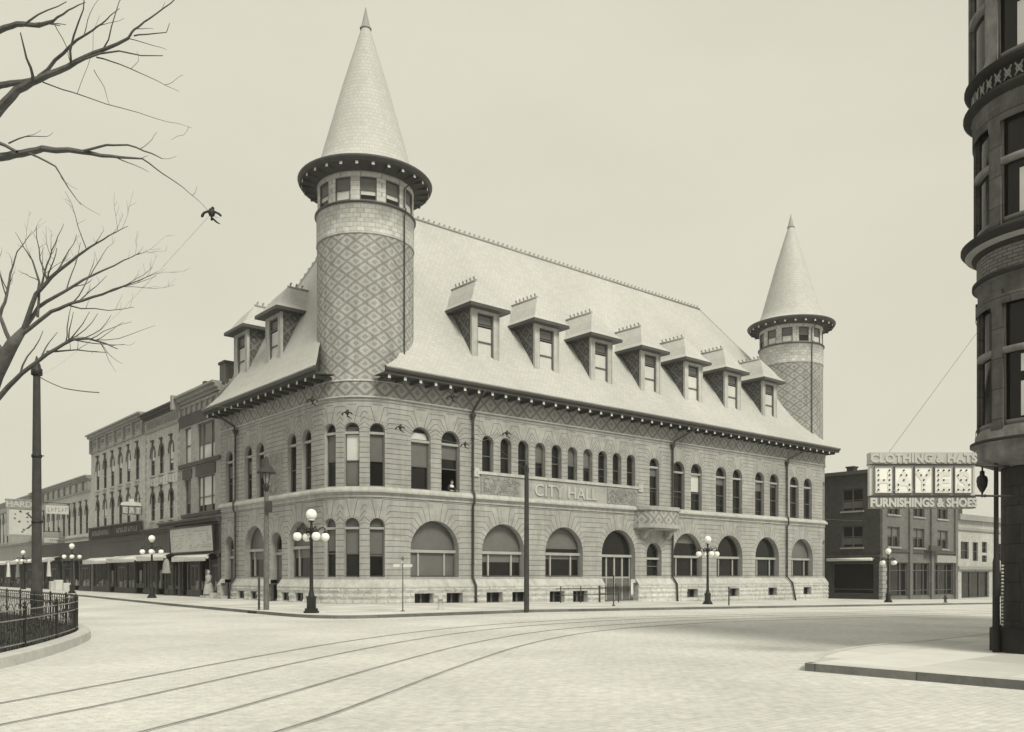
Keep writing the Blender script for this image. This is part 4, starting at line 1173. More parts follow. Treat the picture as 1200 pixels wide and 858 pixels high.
# ---- right hand background
zg = gz_u(57)
b6 = uvthing('corner_shop', 'dark brick three storey corner shop across the alley from the city hall', 'building', 57.3, -3, None, zg)
PFr = lambda s, z, d=0: Vector((s, -3-d, z)); PSd = lambda s, z, d=0: Vector((57.3-d, -s, z))
mb = MB()
ops = [Op(c-1.3, c+1.3, z0, zt, False) for c in (60.1, 65.7, 71.4) for z0, zt in ((4.65, 6.7), (7.95, 10.2))]+[Op(58.1, 63.2, -.45, 3.05, False), Op(64.3, 68.2, -.45, 3.05, False), Op(69.2, 74.2, -.45, 3.05, False)]
wall_scan(mb, PFr, 57.3, 74.8, zg-.5, 12.1, ops, 0, 1, (), .3, 1)
ops2 = [Op(-1.1, 1.15, z0, zt, False) for z0, zt in ((4.6, 6.82), (8.35, 10.6))]+[Op(-2.2, 2.3, -.2, 3.0, False)]
wall_scan(mb, PSd, -16, 3, zg-.5, 12.1, ops2, 0, 0, (), .3, 0)
mb.face([(57.3, -3, 11.7), (74.8, -3, 11.7), (74.8, 16, 11.7), (57.3, 16, 11.7)], 2)
mb.face([(74.8, -3, -1.5), (74.8, 16, -1.5), (74.8, 16, 12.1), (74.8, -3, 12.1)], 0); mb.face([(57.3, 16, -1.5), (74.8, 16, -1.5), (74.8, 16, 12.1), (57.3, 16, 12.1)], 0)
mb.build('wall', ['brick_dark', 'brick_mid', 'tar_roof'], b6)
mb = MB()
mb.box(57.1, 75, -3.35, -2.9, 12.1, 12.45, 0); mb.box(57.0, 57.4, -3, 16, 12.1, 12.45, 0); mb.box(57.05, 57.9, -3.4, -2.4, 12.45, 12.75, 0)
mb.build('cornice', 'trim_dark', b6)
mb = MB(); mb.box(57.16, 74.8, -3.14, -3.0, 4.1, 4.4, 0); mb.build('string_course', 'trim_dark', b6)
mb = MB(); mb.box(57.16, 57.3, -3, 8, 3.6, 3.8, 0)
mb.build('string_course', 'trim_dark', b6)
for u in (57.35, 63.3, 68.3, 74.3):
    mb = MB(); mb.bbox(u, u+.6, -3.22, -3.0-.002, zg-.3, 12.0, 0, .02); mb.build('pilaster', 'brick_mid', b6)
mb = MB()
for k in range(9):
    mb.bbox(57.2-.04*(k % 2), 58.0+.04*(k % 2), -3.3-.04*(k % 2), -2.9, zg+k*.42, zg+k*.42+.38, 0, .03)
mb.build('corner_pier', 'trim_mid', b6)
for c in (60.1, 65.7, 71.4):
    for z0, zt in ((4.65, 6.7), (7.95, 10.2)):
        window(b6, (c, -3, z0), 0, 2.6, zt-z0, False, .22, .09, ((zt-z0)*.5,), (0,), None, [((zt-z0)*.55, zt-z0, SC)] if rs.random() < .6 else [], tm='trim_mid')
        mb = MB(); mb.box(c-1.45, c+1.45, -3.12, -3.0-.002, z0-.16, z0, 0); mb.build('window_sill', 'trim_mid', b6)
for z0, zt in ((4.6, 6.82), (8.35, 10.6)):
    window(b6, (57.3, -.03, z0), -PI/2, 2.25, zt-z0, False, .22, .09, ((zt-z0)*.5,), (0,), None, [(.3, 1.0, SC)])
    mb = MB(); mb.box(57.18, 57.3-.002, -1.3, 1.25, z0-.16, z0, 0); mb.build('window_sill', 'trim_mid', b6)
for (a, b) in ((58.1, 63.2), (64.3, 68.2), (69.2, 74.2)):
    window(b6, ((a+b)/2, -3, -.45), 0, b-a, 3.5, False, .25, .1, (.6, 2.7), (-(b-a)*.2, (b-a)*.22), None, [], name='shop_window')
window(b6, (57.3, -.05, -.2), -PI/2, 4.5, 3.2, False, .25, .1, (.5,), (), None, [], name='shop_window')
mb = MB(); mb.tube([(56.8, -2.4, 3.35), (56.8, 2.5, 3.35)], .16, 8); mb.box(56.75, 57.28, -2.4, 2.5, 3.38, 3.44, 0); mb.build('awning', 'canvas', b6)
mb = MB(); mb.bbox(69.3, 74.1, -3.35, -3.02, 3.12, 3.9, 0, .02); mb.build('fascia_board', 'trim_mid', b6)
mb = MB(); mb.box(66.6, 69.2, -3.9, -3.6, 4.35, 4.9, 0); mb.build('flower_box', 'trim_dark', b6)
mb = MB(); mb.bbox(59.5, 60.3, 1, 1.8, 11.7, 13.1, 0, .03); mb.box(59.42, 60.38, .92, 1.88, 13.1, 13.25, 0); mb.build('chimney', 'brick_dark', b6)

b7 = uvthing('shop_building', 'low pale two storey house with a flat roof beyond the dark corner shop', 'building', 75, -3, None, gz_u(75))
mb = MB()
wn7 = [(77.2, 2.2, 3.6, 5.6), (80.1, 1.5, 3.4, 5.6), (82.7, 1.5, 4.4, 5.7), (82.7, 1.5, 3.3, 4.1), (87, 2, 3.5, 5.6), (91, 2, 3.5, 5.6)]
ops = [Op(c-w_/2, c+w_/2, z0, zt, False) for c, w_, z0, zt in wn7]+[Op(76.3, 84, -.9, 2.2, False), Op(86, 93, -.9, 2.2, False)]
wall_scan(mb, PFr, 75, 96, -1.6, 8.3, ops, 0, 0, (), .25, 0)
mb.face([(75, -3, 8.1), (96, -3, 8.1), (96, 14, 8.1), (75, 14, 8.1)], 1); mb.face([(96, -3, -1.6), (96, 14, -1.6), (96, 14, 8.3), (96, -3, 8.3)], 0)
mb.build('wall', ['brick_pale', 'tar_roof'], b7)
mb = MB(); mb.box(74.82, 96, -3.5, -2.9, 8.05, 8.7, 0); mb.box(75, 96, -3.2, -3, 6.9, 7.2, 0); mb.box(75, 96, -3.3, -3, 2.4, 2.75, 0); mb.build('cornice', 'trim_mid', b7)
for c, w_, z0, zt in wn7: window(b7, (c, -3, z0), 0, w_, zt-z0, False, .2, .08, ((zt-z0)*.5,), (), None, [])
for a, b in ((76.3, 84), (86, 93)): window(b7, ((a+b)/2, -3, -.9), 0, b-a, 3.1, False, .22, .1, (), (-1.2, 1.4), None, [], name='shop_window')
mb = MB(); mb.bbox(76, 79, -2, 0, 8.1, 9.9, 0, .03); mb.box(75.8, 79.2, -2.2, .2, 9.9, 10.1, 0); mb.build('roof_cabin', 'trim_dark', b7)
# ------------------------------------------------------------ street furniture
GZ = lambda x, y, dz=.13: Vector((x, y, gz(x, y)+dz))
lamp_group = 'five globe street lamps along the kerbs'
def make_lamp(label, loc, h=4.45):
    t = thing('street_lamp', label, 'street lamp', loc, lamp_group)
    k = h/4.45
    mb = MB()
    for z0, z1, a, b in ((0, .09, .33, .33), (.09, .2, .28, .26), (.2, .62, .2, .17), (.62, .72, .22, .19)):
        mb.prism([(a*math.cos(PI/4*i+PI/8), a*math.sin(PI/4*i+PI/8)) for i in range(8)], z0, z1)
    mb.lathe([(.15, .72), (.11, .85), (.1, .95)], n=12)
    mb.build('base', 'iron', t)
    mb = MB(); mb.lathe([(.095, .93), (.085, 1.1), (.065, 3.1*k), (.10, 3.14*k), (.10, 3.22*k), (.06, 3.26*k), (.07, 3.5*k), (.12, 3.58*k), (.06, 3.68*k), (.05, 3.86*k), (.14, 3.92*k), (.12, 3.97*k), (0, 3.97*k)], n=12)
    mb.build('post', 'iron', t)
    g = MB(); g.sphere((0, 0, 4.21*k), .235, 0, 16); g.lathe([(.12, 3.93*k), (.14, 4.0*k)], n=12); g.build('globe', 'opal', t)
    for q in range(4):
        a = q*PI/2+.55; ca, sa = math.cos(a), math.sin(a)
        P = lambda r, z: (r*ca, r*sa, z*k)
        mb = MB(); mb.tube([P(.06, 3.45), P(.2, 3.50), P(.36, 3.62), P(.52, 3.68), P(.60, 3.62), P(.61, 3.5)], [.035, .03, .03, .03, .03, .03], 6)
        mb.tube([P(.08, 3.3), P(.2, 3.36), P(.3, 3.46), P(.34, 3.56)], .018, 5)
        mb.tube([P(.61, 3.52), P(.61, 3.44)], [.06, .11], 8)
        o = mb.build('arm', 'iron', t)
        g = MB(); g.sphere(P(.61, 3.26), .19, 0, 14); g.build('globe', 'opal', o)
    return t
lampspec = [((-8.57, 36.93), 'five globe street lamp on the pavement before the rounded corner of the city hall', 1.0),
            ((-25.47, 61.13), 'five globe street lamp before the triple windowed shop and its big billboard', 1),
            ((-39.2, 77.0), 'five globe street lamp on the kerb just behind the tall dark pole', 1),
            ((-55.7, 98.5), 'farthest of the five globe street lamps along the shop row', 1),
            ((12.7, 56.1), 'five globe street lamp before the arched windows right of the balcony', 1),
            ((30.9, 71.0), 'five globe street lamp before the dark brick corner shop', 1)]
L0 = make_lamp(lampspec[0][1], GZ(*lampspec[0][0]))
for (p, lb, s) in lampspec[1:]:
    c = copy_tree(L0); c.location = GZ(*p); c['label'] = lb; c.rotation_euler = (0, 0, .7*len(lb))

# poles
def pole(name, label, cat, loc, prof, m, extra=None, n=14):
    t = thing(name, label, cat, loc)
    mb = MB(); mb.lathe(prof, n=n); mb.build('shaft', m, t)
    if extra: extra(t)
    return t
def capx(t):
    mb = MB(); mb.lathe([(.125, 9.16), (.20, 9.2), (.20, 9.42), (.15, 9.47), (.13, 9.6), (.08, 9.68), (.05, 9.8), (.02, 9.92), (0, 9.92)], n=14); mb.build('cap', 'iron', t)
    for z in (6.05, 3.55): 
        mb = MB(); mb.lathe([(.16, z), (.185, z+.02), (.185, z+.12), (.16, z+.14)], n=14); mb.tube([(.17, 0, z+.07), (.3, -.05, z+.07)], .02, 5); mb.build('collar', 'iron', t)
pole('trolley_pole', 'tall dark trolley wire pole standing inside the park fence', 'utility pole', GZ(-18.05, 32.83, .15), [(.21, -.1), (.2, 1.6), (.18, 1.62), (.165, 5), (.125, 9.2)], 'pole_wood', capx)
def p2x(t):
    mb = MB(); mb.lathe([(.10, 6.4), (.12, 6.45), (.12, 6.6), (.06, 6.75), (0, 6.8)], n=12); mb.build('cap', 'pole_wood', t)
    mb = MB(); mb.tube([(0, -.12, 6.5), (.0, -.22, 6.62), (.02, -.2, 6.8)], .02, 5); mb.build('hook', 'iron', t)
pole('trolley_pole', 'slim wooden trolley pole on the pavement before the name panel', 'utility pole', GZ(.68, 40.29), [(.125, -.1), (.12, 3), (.1, 6.45)], 'pole_wood', p2x)
def lant(t):
    mb = MB(); mb.lathe([(.05, 7.15), (.10, 7.05), (.14, 6.8), (.42, 6.42), (.44, 6.36), (.15, 6.38)], n=14); mb.build('hood', 'pole_wood', t)
    mb = MB(); mb.lathe([(.11, 6.38), (.13, 6.3), (.13, 6.1), (.07, 5.85), (.0, 5.85)], n=10, m=1)
    for k in range(4): a = k*PI/2; mb.tube([(.14*math.cos(a), .14*math.sin(a), 6.4), (.14*math.cos(a), .14*math.sin(a), 6.08), (.08*math.cos(a), .08*math.sin(a), 5.8)], .015, 4)
    mb.lathe([(.09, 5.85), (.16, 5.78), (.1, 5.6), (.07, 5.4)], n=10); mb.build('lantern', ['iron', 'cloth_grey'], t)
    mb = MB(); mb.bbox(.02, .3, -.26, -.06, 4.55, 5.05, 0, .02); mb.build('switch_box', 'pole_wood', t)
pole('lantern_pole', 'wooden lamp pole with a conical hooded lantern by the rounded corner', 'street lamp', GZ(-11.45, 40.29), [(.13, -.1), (.125, 3), (.10, 5.45), (.05, 5.6)], 'pole_pale', lant)
mb = MB(); mb.lathe([(.055, -.1), (.055, 1.45), (.04, 1.5), (0, 1.52)], n=8)
tag(mb.build('kerb_post', 'pole_wood', None, loc=GZ(-11.75, 40.15)), 'short thin black post beside the hooded lantern pole', 'post')
mb = MB(); mb.lathe([(.035, -.1), (.035, 1.72), (.05, 1.74), (0, 1.78)], n=8); mb.lathe([(.1, 0), (.1, .05), (.04, .08)], n=8)
tag(mb.build('kerb_post', 'pole_wood', None, loc=GZ(5.8, 49.38)), 'thin dark post on the pavement before the arched entrance', 'post')
mb = MB(); mb.lathe([(.045, -.1), (.045, 1.15), (.0, 1.18)], n=8)
tag(mb.build('kerb_post', 'pole_wood', None, loc=GZ(13.4, 53.4)), 'short thin post on the pavement just right of the balcony street lamp', 'post')
# street sign
t = thing('street_sign', 'thin street name post with two small crossed boards on top', 'street sign', GZ(-4.87, 38.54))
mb = MB(); mb.lathe([(.03, -.1), (.025, 2.3), (.0, 2.35)], n=8); mb.lathe([(.09, 0), (.09, .04), (.03, .06)], n=8); mb.build('post', 'pole_pale', t)
for a, z in ((.1, 1.98), (1.6, 2.13)):
    mb = MB(); mb.box(-.42, .42, -.012, .012, 0, .13); o = mb.build('name_board', 'shade_white', t, loc=(0, 0, 0)); o.location = (0, 0, z); o.rotation_euler = (0, 0, a)
mb = MB(); mb.lathe([(.05, 2.3), (.07, 2.4), (0, 2.48)], n=8); mb.build('finial', 'pole_pale', t)
# hydrants
def hydrant(label, loc, m):
    t = thing('fire_hydrant', label, 'hydrant', loc, 'fire hydrants on the pavement')
    mb = MB(); mb.lathe([(.17, 0), (.17, .05), (.11, .07), (.105, .46), (.14, .47), (.14, .51), (.12, .53), (.10, .62), (.05, .67), (.03, .67), (.03, .72), (0, .72)], n=12); mb.build('barrel', m, t)
    for a in (0, PI/2, PI):
        b = MB(); b.tube([(.09*math.cos(a), .09*math.sin(a), .36), (.19*math.cos(a), .19*math.sin(a), .36)], .05, 8); b.build('nozzle', m, t)
    return t
hydrant('pale fire hydrant before the basement windows left of the slim pole', GZ(-3.38, 40.75), 'pale_stone')
hydrant('dark fire hydrant on the pavement before the corner shop on the right', GZ(36.4, 72.6), 'trim_dark')
# area railing at the entrance
t = uvthing('area_railing', 'low iron pipe railing round the basement stairs left of the entrance', 'railing', 11.2, -5.2, None, gz_u(12)+.13)
zr = gz_u(12)+.13
for x, y in ((11.2, -5.2), (13.0, -5.2), (14.8, -5.2), (16.6, -5.2), (16.6, -3.4)):
    mb = MB(); mb.tube([(x, y, zr-.1), (x, y, zr+1.0)], .035, 8); mb.sphere((x, y, zr+1.03), .05, 0, 8); mb.build('post', 'pipe_iron', t)
for z in (.5, .92):
    mb = MB(); mb.tube([(10.8, -5.2, zr+z), (16.6, -5.2, zr+z), (16.6, -3.35, zr+z)], .025, 6); mb.build('rail', 'pipe_iron', t)
# storm drain
mb = MB(); mb.box(-.5, .5, -.12, .3, -.1, .005, 0); mb.box(-.45, .45, -.16, -.125, -.04, .09-.002, 1); mb.box(-.5, .5, -.17, -.125, .092, .135, 0)
o = mb.build('storm_drain', ['kerb_stone', 'room_dark'], None, loc=uvw(-10.3, -7.6, .01), rot=ROT-PI/2); tag(o, 'dark storm drain opening in the kerb near the lantern pole', 'drain')

# ------------------------------------------------------------ park fence
FN = ins(.34)
f0 = uvw(*FN[len(FN)//2], .17)
fen = thing('park_fence', 'low wrought iron fence curving round the lawn', 'fence', f0); ORG[fen.name] = tuple(f0)
fl = [0]
for a, b in zip(FN[:-1], FN[1:]): fl.append(fl[-1]+math.dist(a, b))
def fat(s):
    for i in range(len(fl)-1):
        if fl[i+1] >= s:
            q = (s-fl[i])/(fl[i+1]-fl[i]); return (FN[i][0]+(FN[i+1][0]-FN[i][0])*q, FN[i][1]+(FN[i+1][1]-FN[i][1])*q)
    return FN[-1]
i0 = next(i for i, p in enumerate(PKu) if uvw(*p).y > 4)
sA, sB = fl[i0], min(fl[-1], fl[i0]+52)
zl = .17
for z in (.16, .66, .86):
    mb = MB(); mb.tube([uvw(*fat(sA+(sB-sA)*k/110), zl+z) for k in range(111)], .016 if z < .9 else .010, 6); mb.build('rail', 'rail_steel' if z < .9 else 'iron', fen)
mb = MB(); s = sA
while s < sB:
    p = uvw(*fat(s), zl); mb.tube([p+Vector((0, 0, .05)), p+Vector((0, 0, .86))], .0055, 4, cap=False)
    s += .14
mb.build('pickets', 'iron', fen, merge=False)
mb = MB(); s = sA
while s < sB-.4:
    P_ = lambda q, z: uvw(*fat(s+q), zl+z)
    mb.tube([P_(0, .5)]+[P_(.17-.17*math.cos(PI*k/8), .83+.17*math.sin(PI*k/8)) for k in range(9)]+[P_(.34, .5)], .008, 4, cap=False)
    mb.tube([P_(.17, .2)]+[P_(.17+.09*math.sin(PI*k/6), .2+.3*k/6) for k in range(7)], .007, 4, cap=False)
    mb.tube([P_(.05, .62), P_(.11, .72), P_(.17, .66), P_(.23, .72), P_(.29, .62)], .006, 4, cap=False)
    s += .37
mb.build('hoops', 'iron', fen, merge=False)
s = sA+.2
while s < sB:
    p = uvw(*fat(s), zl); mb = MB(); mb.lathe([(.035, -.05), (.032, .88), (.05, .91), (.02, .95), (.04, .99), (.0, 1.05)], p.x, p.y, 8); 
    for i in range(len(mb.v)): mb.v[i].z += zl
    mb.build('post', 'iron', fen); s += 2.6

# ------------------------------------------------------------ wires
mat('wire', .16, bump=0)
def wire(label, pts, r=.006, cat='wire'):
    pts = [Vector(p) for p in pts]; o0 = pts[0].copy()
    out = []
    for a, b in zip(pts[:-1], pts[1:]):
        n = 8; sag = (b-a).length*.012
        out += [a+(b-a)*k/n-Vector((0, 0, sag*4*(k/n)*(1-k/n))) for k in range(n)]
    out.append(pts[-1])
    mb = MB(); mb.tube([p-o0 for p in out], r, 4)
    return tag(mb.build('overhead_wire', 'wire', None, loc=o0), label, cat)
HW = 6.2
def zf_(py): return (HW-1.75)*F_/(HX_*0+HY_-py)
fit = [(248, 250), (366, 469), (407, 484), (469, 501), (530, 465), (594, 508), (545, 521)]
fp = [pix(px, py, zf_(py)) for px, py in fit]
def hanger(p, label, sc=1.0, ang=0.0):
    mb = MB()
    mb.lathe([(.0, .09), (.05, .08), (.07, .0), (.05, -.05), (.02, -.07), (.02, -.14), (0, -.14)], n=10)
    mb.tube([(-.17, 0, -.05), (-.14, 0, .0), (-.06, 0, .035), (.06, 0, .035), (.14, 0, .0), (.18, 0, -.04)], [.03, .025, .025, .025, .025, .02], 6)
    mb.tube([(-.17, 0, -.05), (-.19, 0, -.09)], [.035, .02], 6); mb.tube([(.02, 0, -.1), (.1, .0, -.17), (.16, 0, -.2)], [.02, .018, .008], 5)
    mb.sphere((.02, 0, .1), .035, 0, 8)
    o = mb.build('wire_hanger', 'iron', None, loc=p, rot=ang); o.scale = (sc,)*3
    return tag(o, label, 'wire fitting', 'trolley wire fittings')
hl = ['dark wire fitting hanging alone in the open sky left of the big tower', 'dark wire fitting left of the rounded corner under the eaves', 'dark wire fitting just above the tall windows of the rounded corner',
      'dark wire fitting beside the tall window right of the rounded corner', 'dark wire fitting against the frieze left of the first downpipe', 'dark wire fitting over the first of the small upper windows', 'dark wire fitting beside the open window with the person']
for i, (p, l) in enumerate(zip(fp, hl)): hanger(p, l, .62 if i == 0 else .78, .2)
pl_top = GZ(-18.05, 32.83, 9.3); p2_top = GZ(.68, 40.29, 6.7)
wire('thin span wire running from the tall park pole to the nearest wire fitting', [pl_top, fp[0]], .0016)
wire('thin dark cable stub hanging off the tall park pole', [pl_top+Vector((.15, 0, -.05)), pix(75, 455, 31.5), pix(116, 460, 30.5)], .022)
wire('thin span wire from the west eaves through the corner wire fitting to the slim pole', [uvw(-3.3, 6.0, 12.6), fp[1], fp[4], p2_top], .007)
wire('thin trolley wire over the curving tracks', [fp[3], fp[6], fp[5], pix(760, 575, 43), pix(1010, 610, 66)], .006)
wire('thin trolley wire crossing before the rounded corner windows', [pix(240, 475, 20), fp[2], fp[3]+Vector((.4, .3, .02)), fp[5]+Vector((0, .4, 0))], .006)
wire('thin guy wire stretching up from the slim pole to the eaves', [p2_top, uvw(27, -4.3, 13.3)], .006)

# ------------------------------------------------------------ signs
def lat(mb, body_, size, c, ux, m, d=.03, off=.01, xs=1): # lettering on an upright board; ux unit vector along the text
    n = Vector((ux.y, -ux.x, 0))
    text_faces(mb, body_, size, d/2, lambda x, y, z: Vector(c)+ux*x+n*(z+d*.5)+Vector((0, 0, y)), m, off, xs=xs)
# bulb sign on the right
zs0 = 1.75; Zs = 17.5
sg = thing('shop_sign', 'pale three tier hanging shop sign with bulb letters', 'shop sign', pix(1080, 596, Zs)); ORG[sg.name] = tuple(sg.location)
P0, P1 = pix(1018, 596, Zs), pix(1141, 531, Zs)
x0, x1, z0, z1 = P0.x, P1.x, P0.z, P1.z
H_ = z1-z0; zb1 = z0+H_*.215; zb2 = z0+H_*.795
mat('sign_grey', .20, bump=0, var=.15, scale=4)
mb = MB()
mb.box(x0+.02, x1, Zs-.09, Zs+.09, z0, zb1, 0); mb.box(x0, x1, Zs-.10, Zs+.10, zb2, z1, 1)
mat('sign_mid', .40, bump=0, var=.15, scale=4)
mb.build('board', ['sign_grey', 'sign_mid'], sg)
mb = MB()
mb.box(x0, x1, Zs-.12, Zs+.12, zb1, zb1+.014); mb.box(x0, x1, Zs-.12, Zs+.12, zb2-.014, zb2); mb.build('frame', 'pipe_iron', sg)
mb = MB(); mb.box(x0, x1, Zs-.05, Zs+.05, zb1+.014, zb2-.014); mb.build('backing', 'sign_white', sg)
UX = Vector((1, 0, 0))
lb = MB(); lat(lb, 'FURNISHINGS & SHOES', .235, ((x0+x1)/2, Zs-.09, z0+.035), UX, 0, .02, .012, .88); lb.build('lettering', 'letter_pale', sg, merge=False)
lb = MB(); lat(lb, 'CLOTHING & HATS', .235, ((x0+x1)/2, Zs-.10, zb2+.035), UX, 0, .02, .012, 1.04); lb.build('lettering', 'letter_pale', sg, merge=False)
cw = (x1-x0-.12)/5
DOT = {'H': ["1...1", "1...1", "1.1.1", "1...1", "1...1"], 'A': ["..1..", ".1.1.", "..1..", "1...1", "1...1"], 'Y': ["1...1", ".1.1.", "..1..", "..1..", "..1.."], 'E': ["1.1.1", "1....", "1.1..", "1....", "1.1.1"], 'S': [".1.1.", "1....", ".1.1.", "....1", "1.1.1"]}
for k, ch in enumerate('HAYES'):
    a = x0+.06+cw*k+.03; b = a+cw-.06; c_, d_ = zb1+.07, zb2-.07
    mb = MB(); mb.box(a, b, Zs-.10, Zs-.052, c_, d_, 0)
    for (p, q, r_, s_) in ((a-.012, a, c_-.012, d_+.012), (b, b+.012, c_-.012, d_+.012), (a, b, c_-.012, c_), (a, b, d_, d_+.012)): mb.box(p, q, Zs-.12, Zs-.05, r_, s_, 1)
    o = mb.build('letter_box', ['white_paint', 'trim_mid'], sg)
    lt = MB(); lat(lt, ch, .50, ((a+b)/2, Zs-.10, c_+.06), UX, 0, .01, .02); lt.build('letter', 'canvas', o, merge=False)
    for r_, row in enumerate(DOT[ch]):
        for q, chh in enumerate(row):
            if chh == '1':
                bb = MB(); bb.sphere((a+.06+(b-a-.12)*q/4, Zs-.118, d_-.06-(d_-c_-.12)*r_/4), .018, 0, 8); bb.build('bulb', 'iron', o)
mb = MB()
mb.tube([(x1, Zs, zb1+.02), (x1+1.2, Zs+.2, zb1+.02)], .022, 6); mb.sphere((x1+.25, Zs+.04, zb1+.02), .035, 0, 8)
mb.tube([(x1, Zs, zb2-.02), (x1+.8, Zs+.15, zb2-.02)], .022, 6); mb.tube([(x0+.4, Zs, z1), (11.4, 18.3, 9.0)], .004, 4)
mb.build('bracket', 'pipe_iron', sg)

# billboard on the shop beside the hall
t = uvthing('billboard', 'white painted billboard over the awning of the shop beside the city hall', 'billboard', -3.6, 19.4, None, 3.5)
mb = MB(); pr = [(-3.42, 3.5), (-3.54, 5.3), (-3.44, 5.3), (-3.32, 3.5)]
for v in (15.15, 23.9): mb.face([(a, v, z) for a, z in pr], 1)
for (p, q) in zip(pr, pr[1:]+pr[:1]): mb.face([(p[0], 15.15, p[1]), (p[0], 23.9, p[1]), (q[0], 23.9, q[1]), (q[0], 15.15, q[1])], 0 if p == pr[0] else 1)
mb.build('board', ['sign_white', 'trim_dark'], t)
mb = MB(); fr = lambda z: -3.42-.12*(z-3.5)/1.8-.012
for v in (15.05, 23.95): mb.tube([(-3.43, v, 3.42), (-3.56, v, 5.38)], .06, 4)
mb.tube([(-3.43, 15.05, 3.44), (-3.43, 23.95, 3.44)], .06, 4); mb.tube([(-3.56, 15.05, 5.36), (-3.56, 23.95, 5.36)], .08, 4); mb.build('frame', 'iron', t)
mb = MB(); r_ = random.Random(8)   # faded, unreadable lines of lettering
for row, z in enumerate((4.95, 4.72, 4.5, 4.3, 4.1, 3.92, 3.75)):
    v = 15.5
    while v < 23.4:
        L = r_.uniform(.12, .5)
        if r_.random() < (.75 if (v < 17.5 or v > 21) else .45): 
            h = r_.uniform(.05, .11); mb.face([(fr(z), v, z), (fr(z), v+L, z), (fr(z+h), v+L, z+h), (fr(z+h), v, z+h)])
        v += L+r_.uniform(.05, .2)
mat('faded_ink', .36, var=.2, bump=0); mb.build('faded_lettering', 'faded_ink', t, merge=False)
# hanging signs of the row
def uvbox_thing(name, label, cat, u, v, z, build): 
    t = uvthing(name, label, cat, u, v, None, z); build(t); return t
UXL = Vector((cR, sR, 0))      # world direction of +u
def eat(t):
    mb = MB()
    for k, ch in enumerate('EAT'):
        a = -4.65+k*.53; mb.box(a, a+.47, 32.4, 32.6, 7.0, 7.65, 0)
        for (p, q, r_, s_) in ((a-.03, a, 6.97, 7.68), (a+.47, a+.5, 6.97, 7.68), (a, a+.47, 6.97, 7.0), (a, a+.47, 7.65, 7.68)): mb.box(p, q, 32.36, 32.64, r_, s_, 1)
    mb.build('board', ['trim_mid', 'iron'], t)
    mb = MB(); pr = [(-4.75, 7.72), (-3.05, 7.72), (-3.1, 7.95), (-3.45, 8.03), (-3.65, 8.05), (-3.7, 8.3), (-4.05, 8.3), (-4.1, 8.05), (-4.4, 8.03), (-4.7, 7.95)]
    for v in (32.42, 32.58): mb.face([(a, v, z) for a, z in pr])
    for p, q in zip(pr, pr[1:]+pr[:1]): mb.face([(p[0], 32.42, p[1]), (p[0], 32.58, p[1]), (q[0], 32.58, q[1]), (q[0], 32.42, q[1])])
    mb.build('crest', 'sign_white', t)
    mb = MB()
    for k, ch in enumerate('EAT'):
        a = -4.65+k*.53+.235
        text_faces(mb, ch, .66, .02, lambda x, y, z: (a+x, 32.38-z, 7.09+y), 0, .012)
    mb.build('lettering', 'letter_pale', t, merge=False)
    mb = MB(); mb.tube([(-3.0, 32.5, 8.4), (-4.7, 32.5, 7.9)], .02, 5); mb.tube([(-3, 32.5, 7.3), (-3.2, 32.5, 7.3)], .03, 5); mb.build('bracket', 'iron', t)
uvbox_thing('shop_sign', 'white hanging sign reading EAT over the shop row', 'shop sign', -4.5, 32.5, 7, eat)
def wide(t):
    mb = MB(); mb.box(-5.5, -3.3, 56.4, 56.6, 8.3, 9.2, 0)
    for (p, q, r_, s_) in ((-5.55, -3.25, 8.25, 8.3), (-5.55, -3.25, 9.2, 9.25), (-5.55, -5.5, 8.3, 9.2), (-3.3, -3.25, 8.3, 9.2)): mb.box(p, q, 56.37, 56.63, r_, s_, 1)
    mb.build('board', ['sign_white', 'trim_mid'], t)
    mb = MB()
    for k in range(6): mb.box(-5.3+k*.34, -5.24+k*.34, 56.38, 56.40-.002, 8.5, 8.98, 0); mb.box(-5.24+k*.34, -5.1+k*.34, 56.38, 56.40-.002, 8.5+.18*(k % 3), 8.58+.18*(k % 3), 0)
    mb.build('faded_lettering', 'letter_grey', t)
    mb = MB(); mb.tube([(-3, 56.5, 9.45), (-5.8, 56.5, 9.45)], .03, 5)
    for u in (-5.3, -3.6): mb.tube([(u, 56.5, 9.45), (u, 56.5, 9.2)], .02, 5)
    mb.build('bracket', 'iron', t)
uvbox_thing('shop_sign', 'wide pale hanging sign with worn letters before the low shop row', 'shop sign', -4.4, 56.5, 8.2, wide)
def gab(t):
    mb = MB(); mb.box(-4.7, -3.25, 60.9, 61.1, 5.35, 5.95, 0); mb.box(-4.75, -3.2, 60.86, 61.14, 5.95, 6.55, 1); mb.build('board', ['sign_white', 'trim_mid'], t)
    mb = MB()
    for k in range(4): mb.box(-4.1+k*.2, -4.0+k*.2, 60.88, 60.9-.002, 5.55, 5.75, 0)
    mb.build('faded_lettering', 'letter_grey', t)
    mb = MB(); mb.tube([(-3, 61, 6.6), (-4.8, 61, 6.6)], .04, 5); mb.build('bracket', 'iron', t)
uvbox_thing('shop_sign', 'small two tone hanging sign close to the tall dark pole', 'shop sign', -4, 61, 5.3, gab)
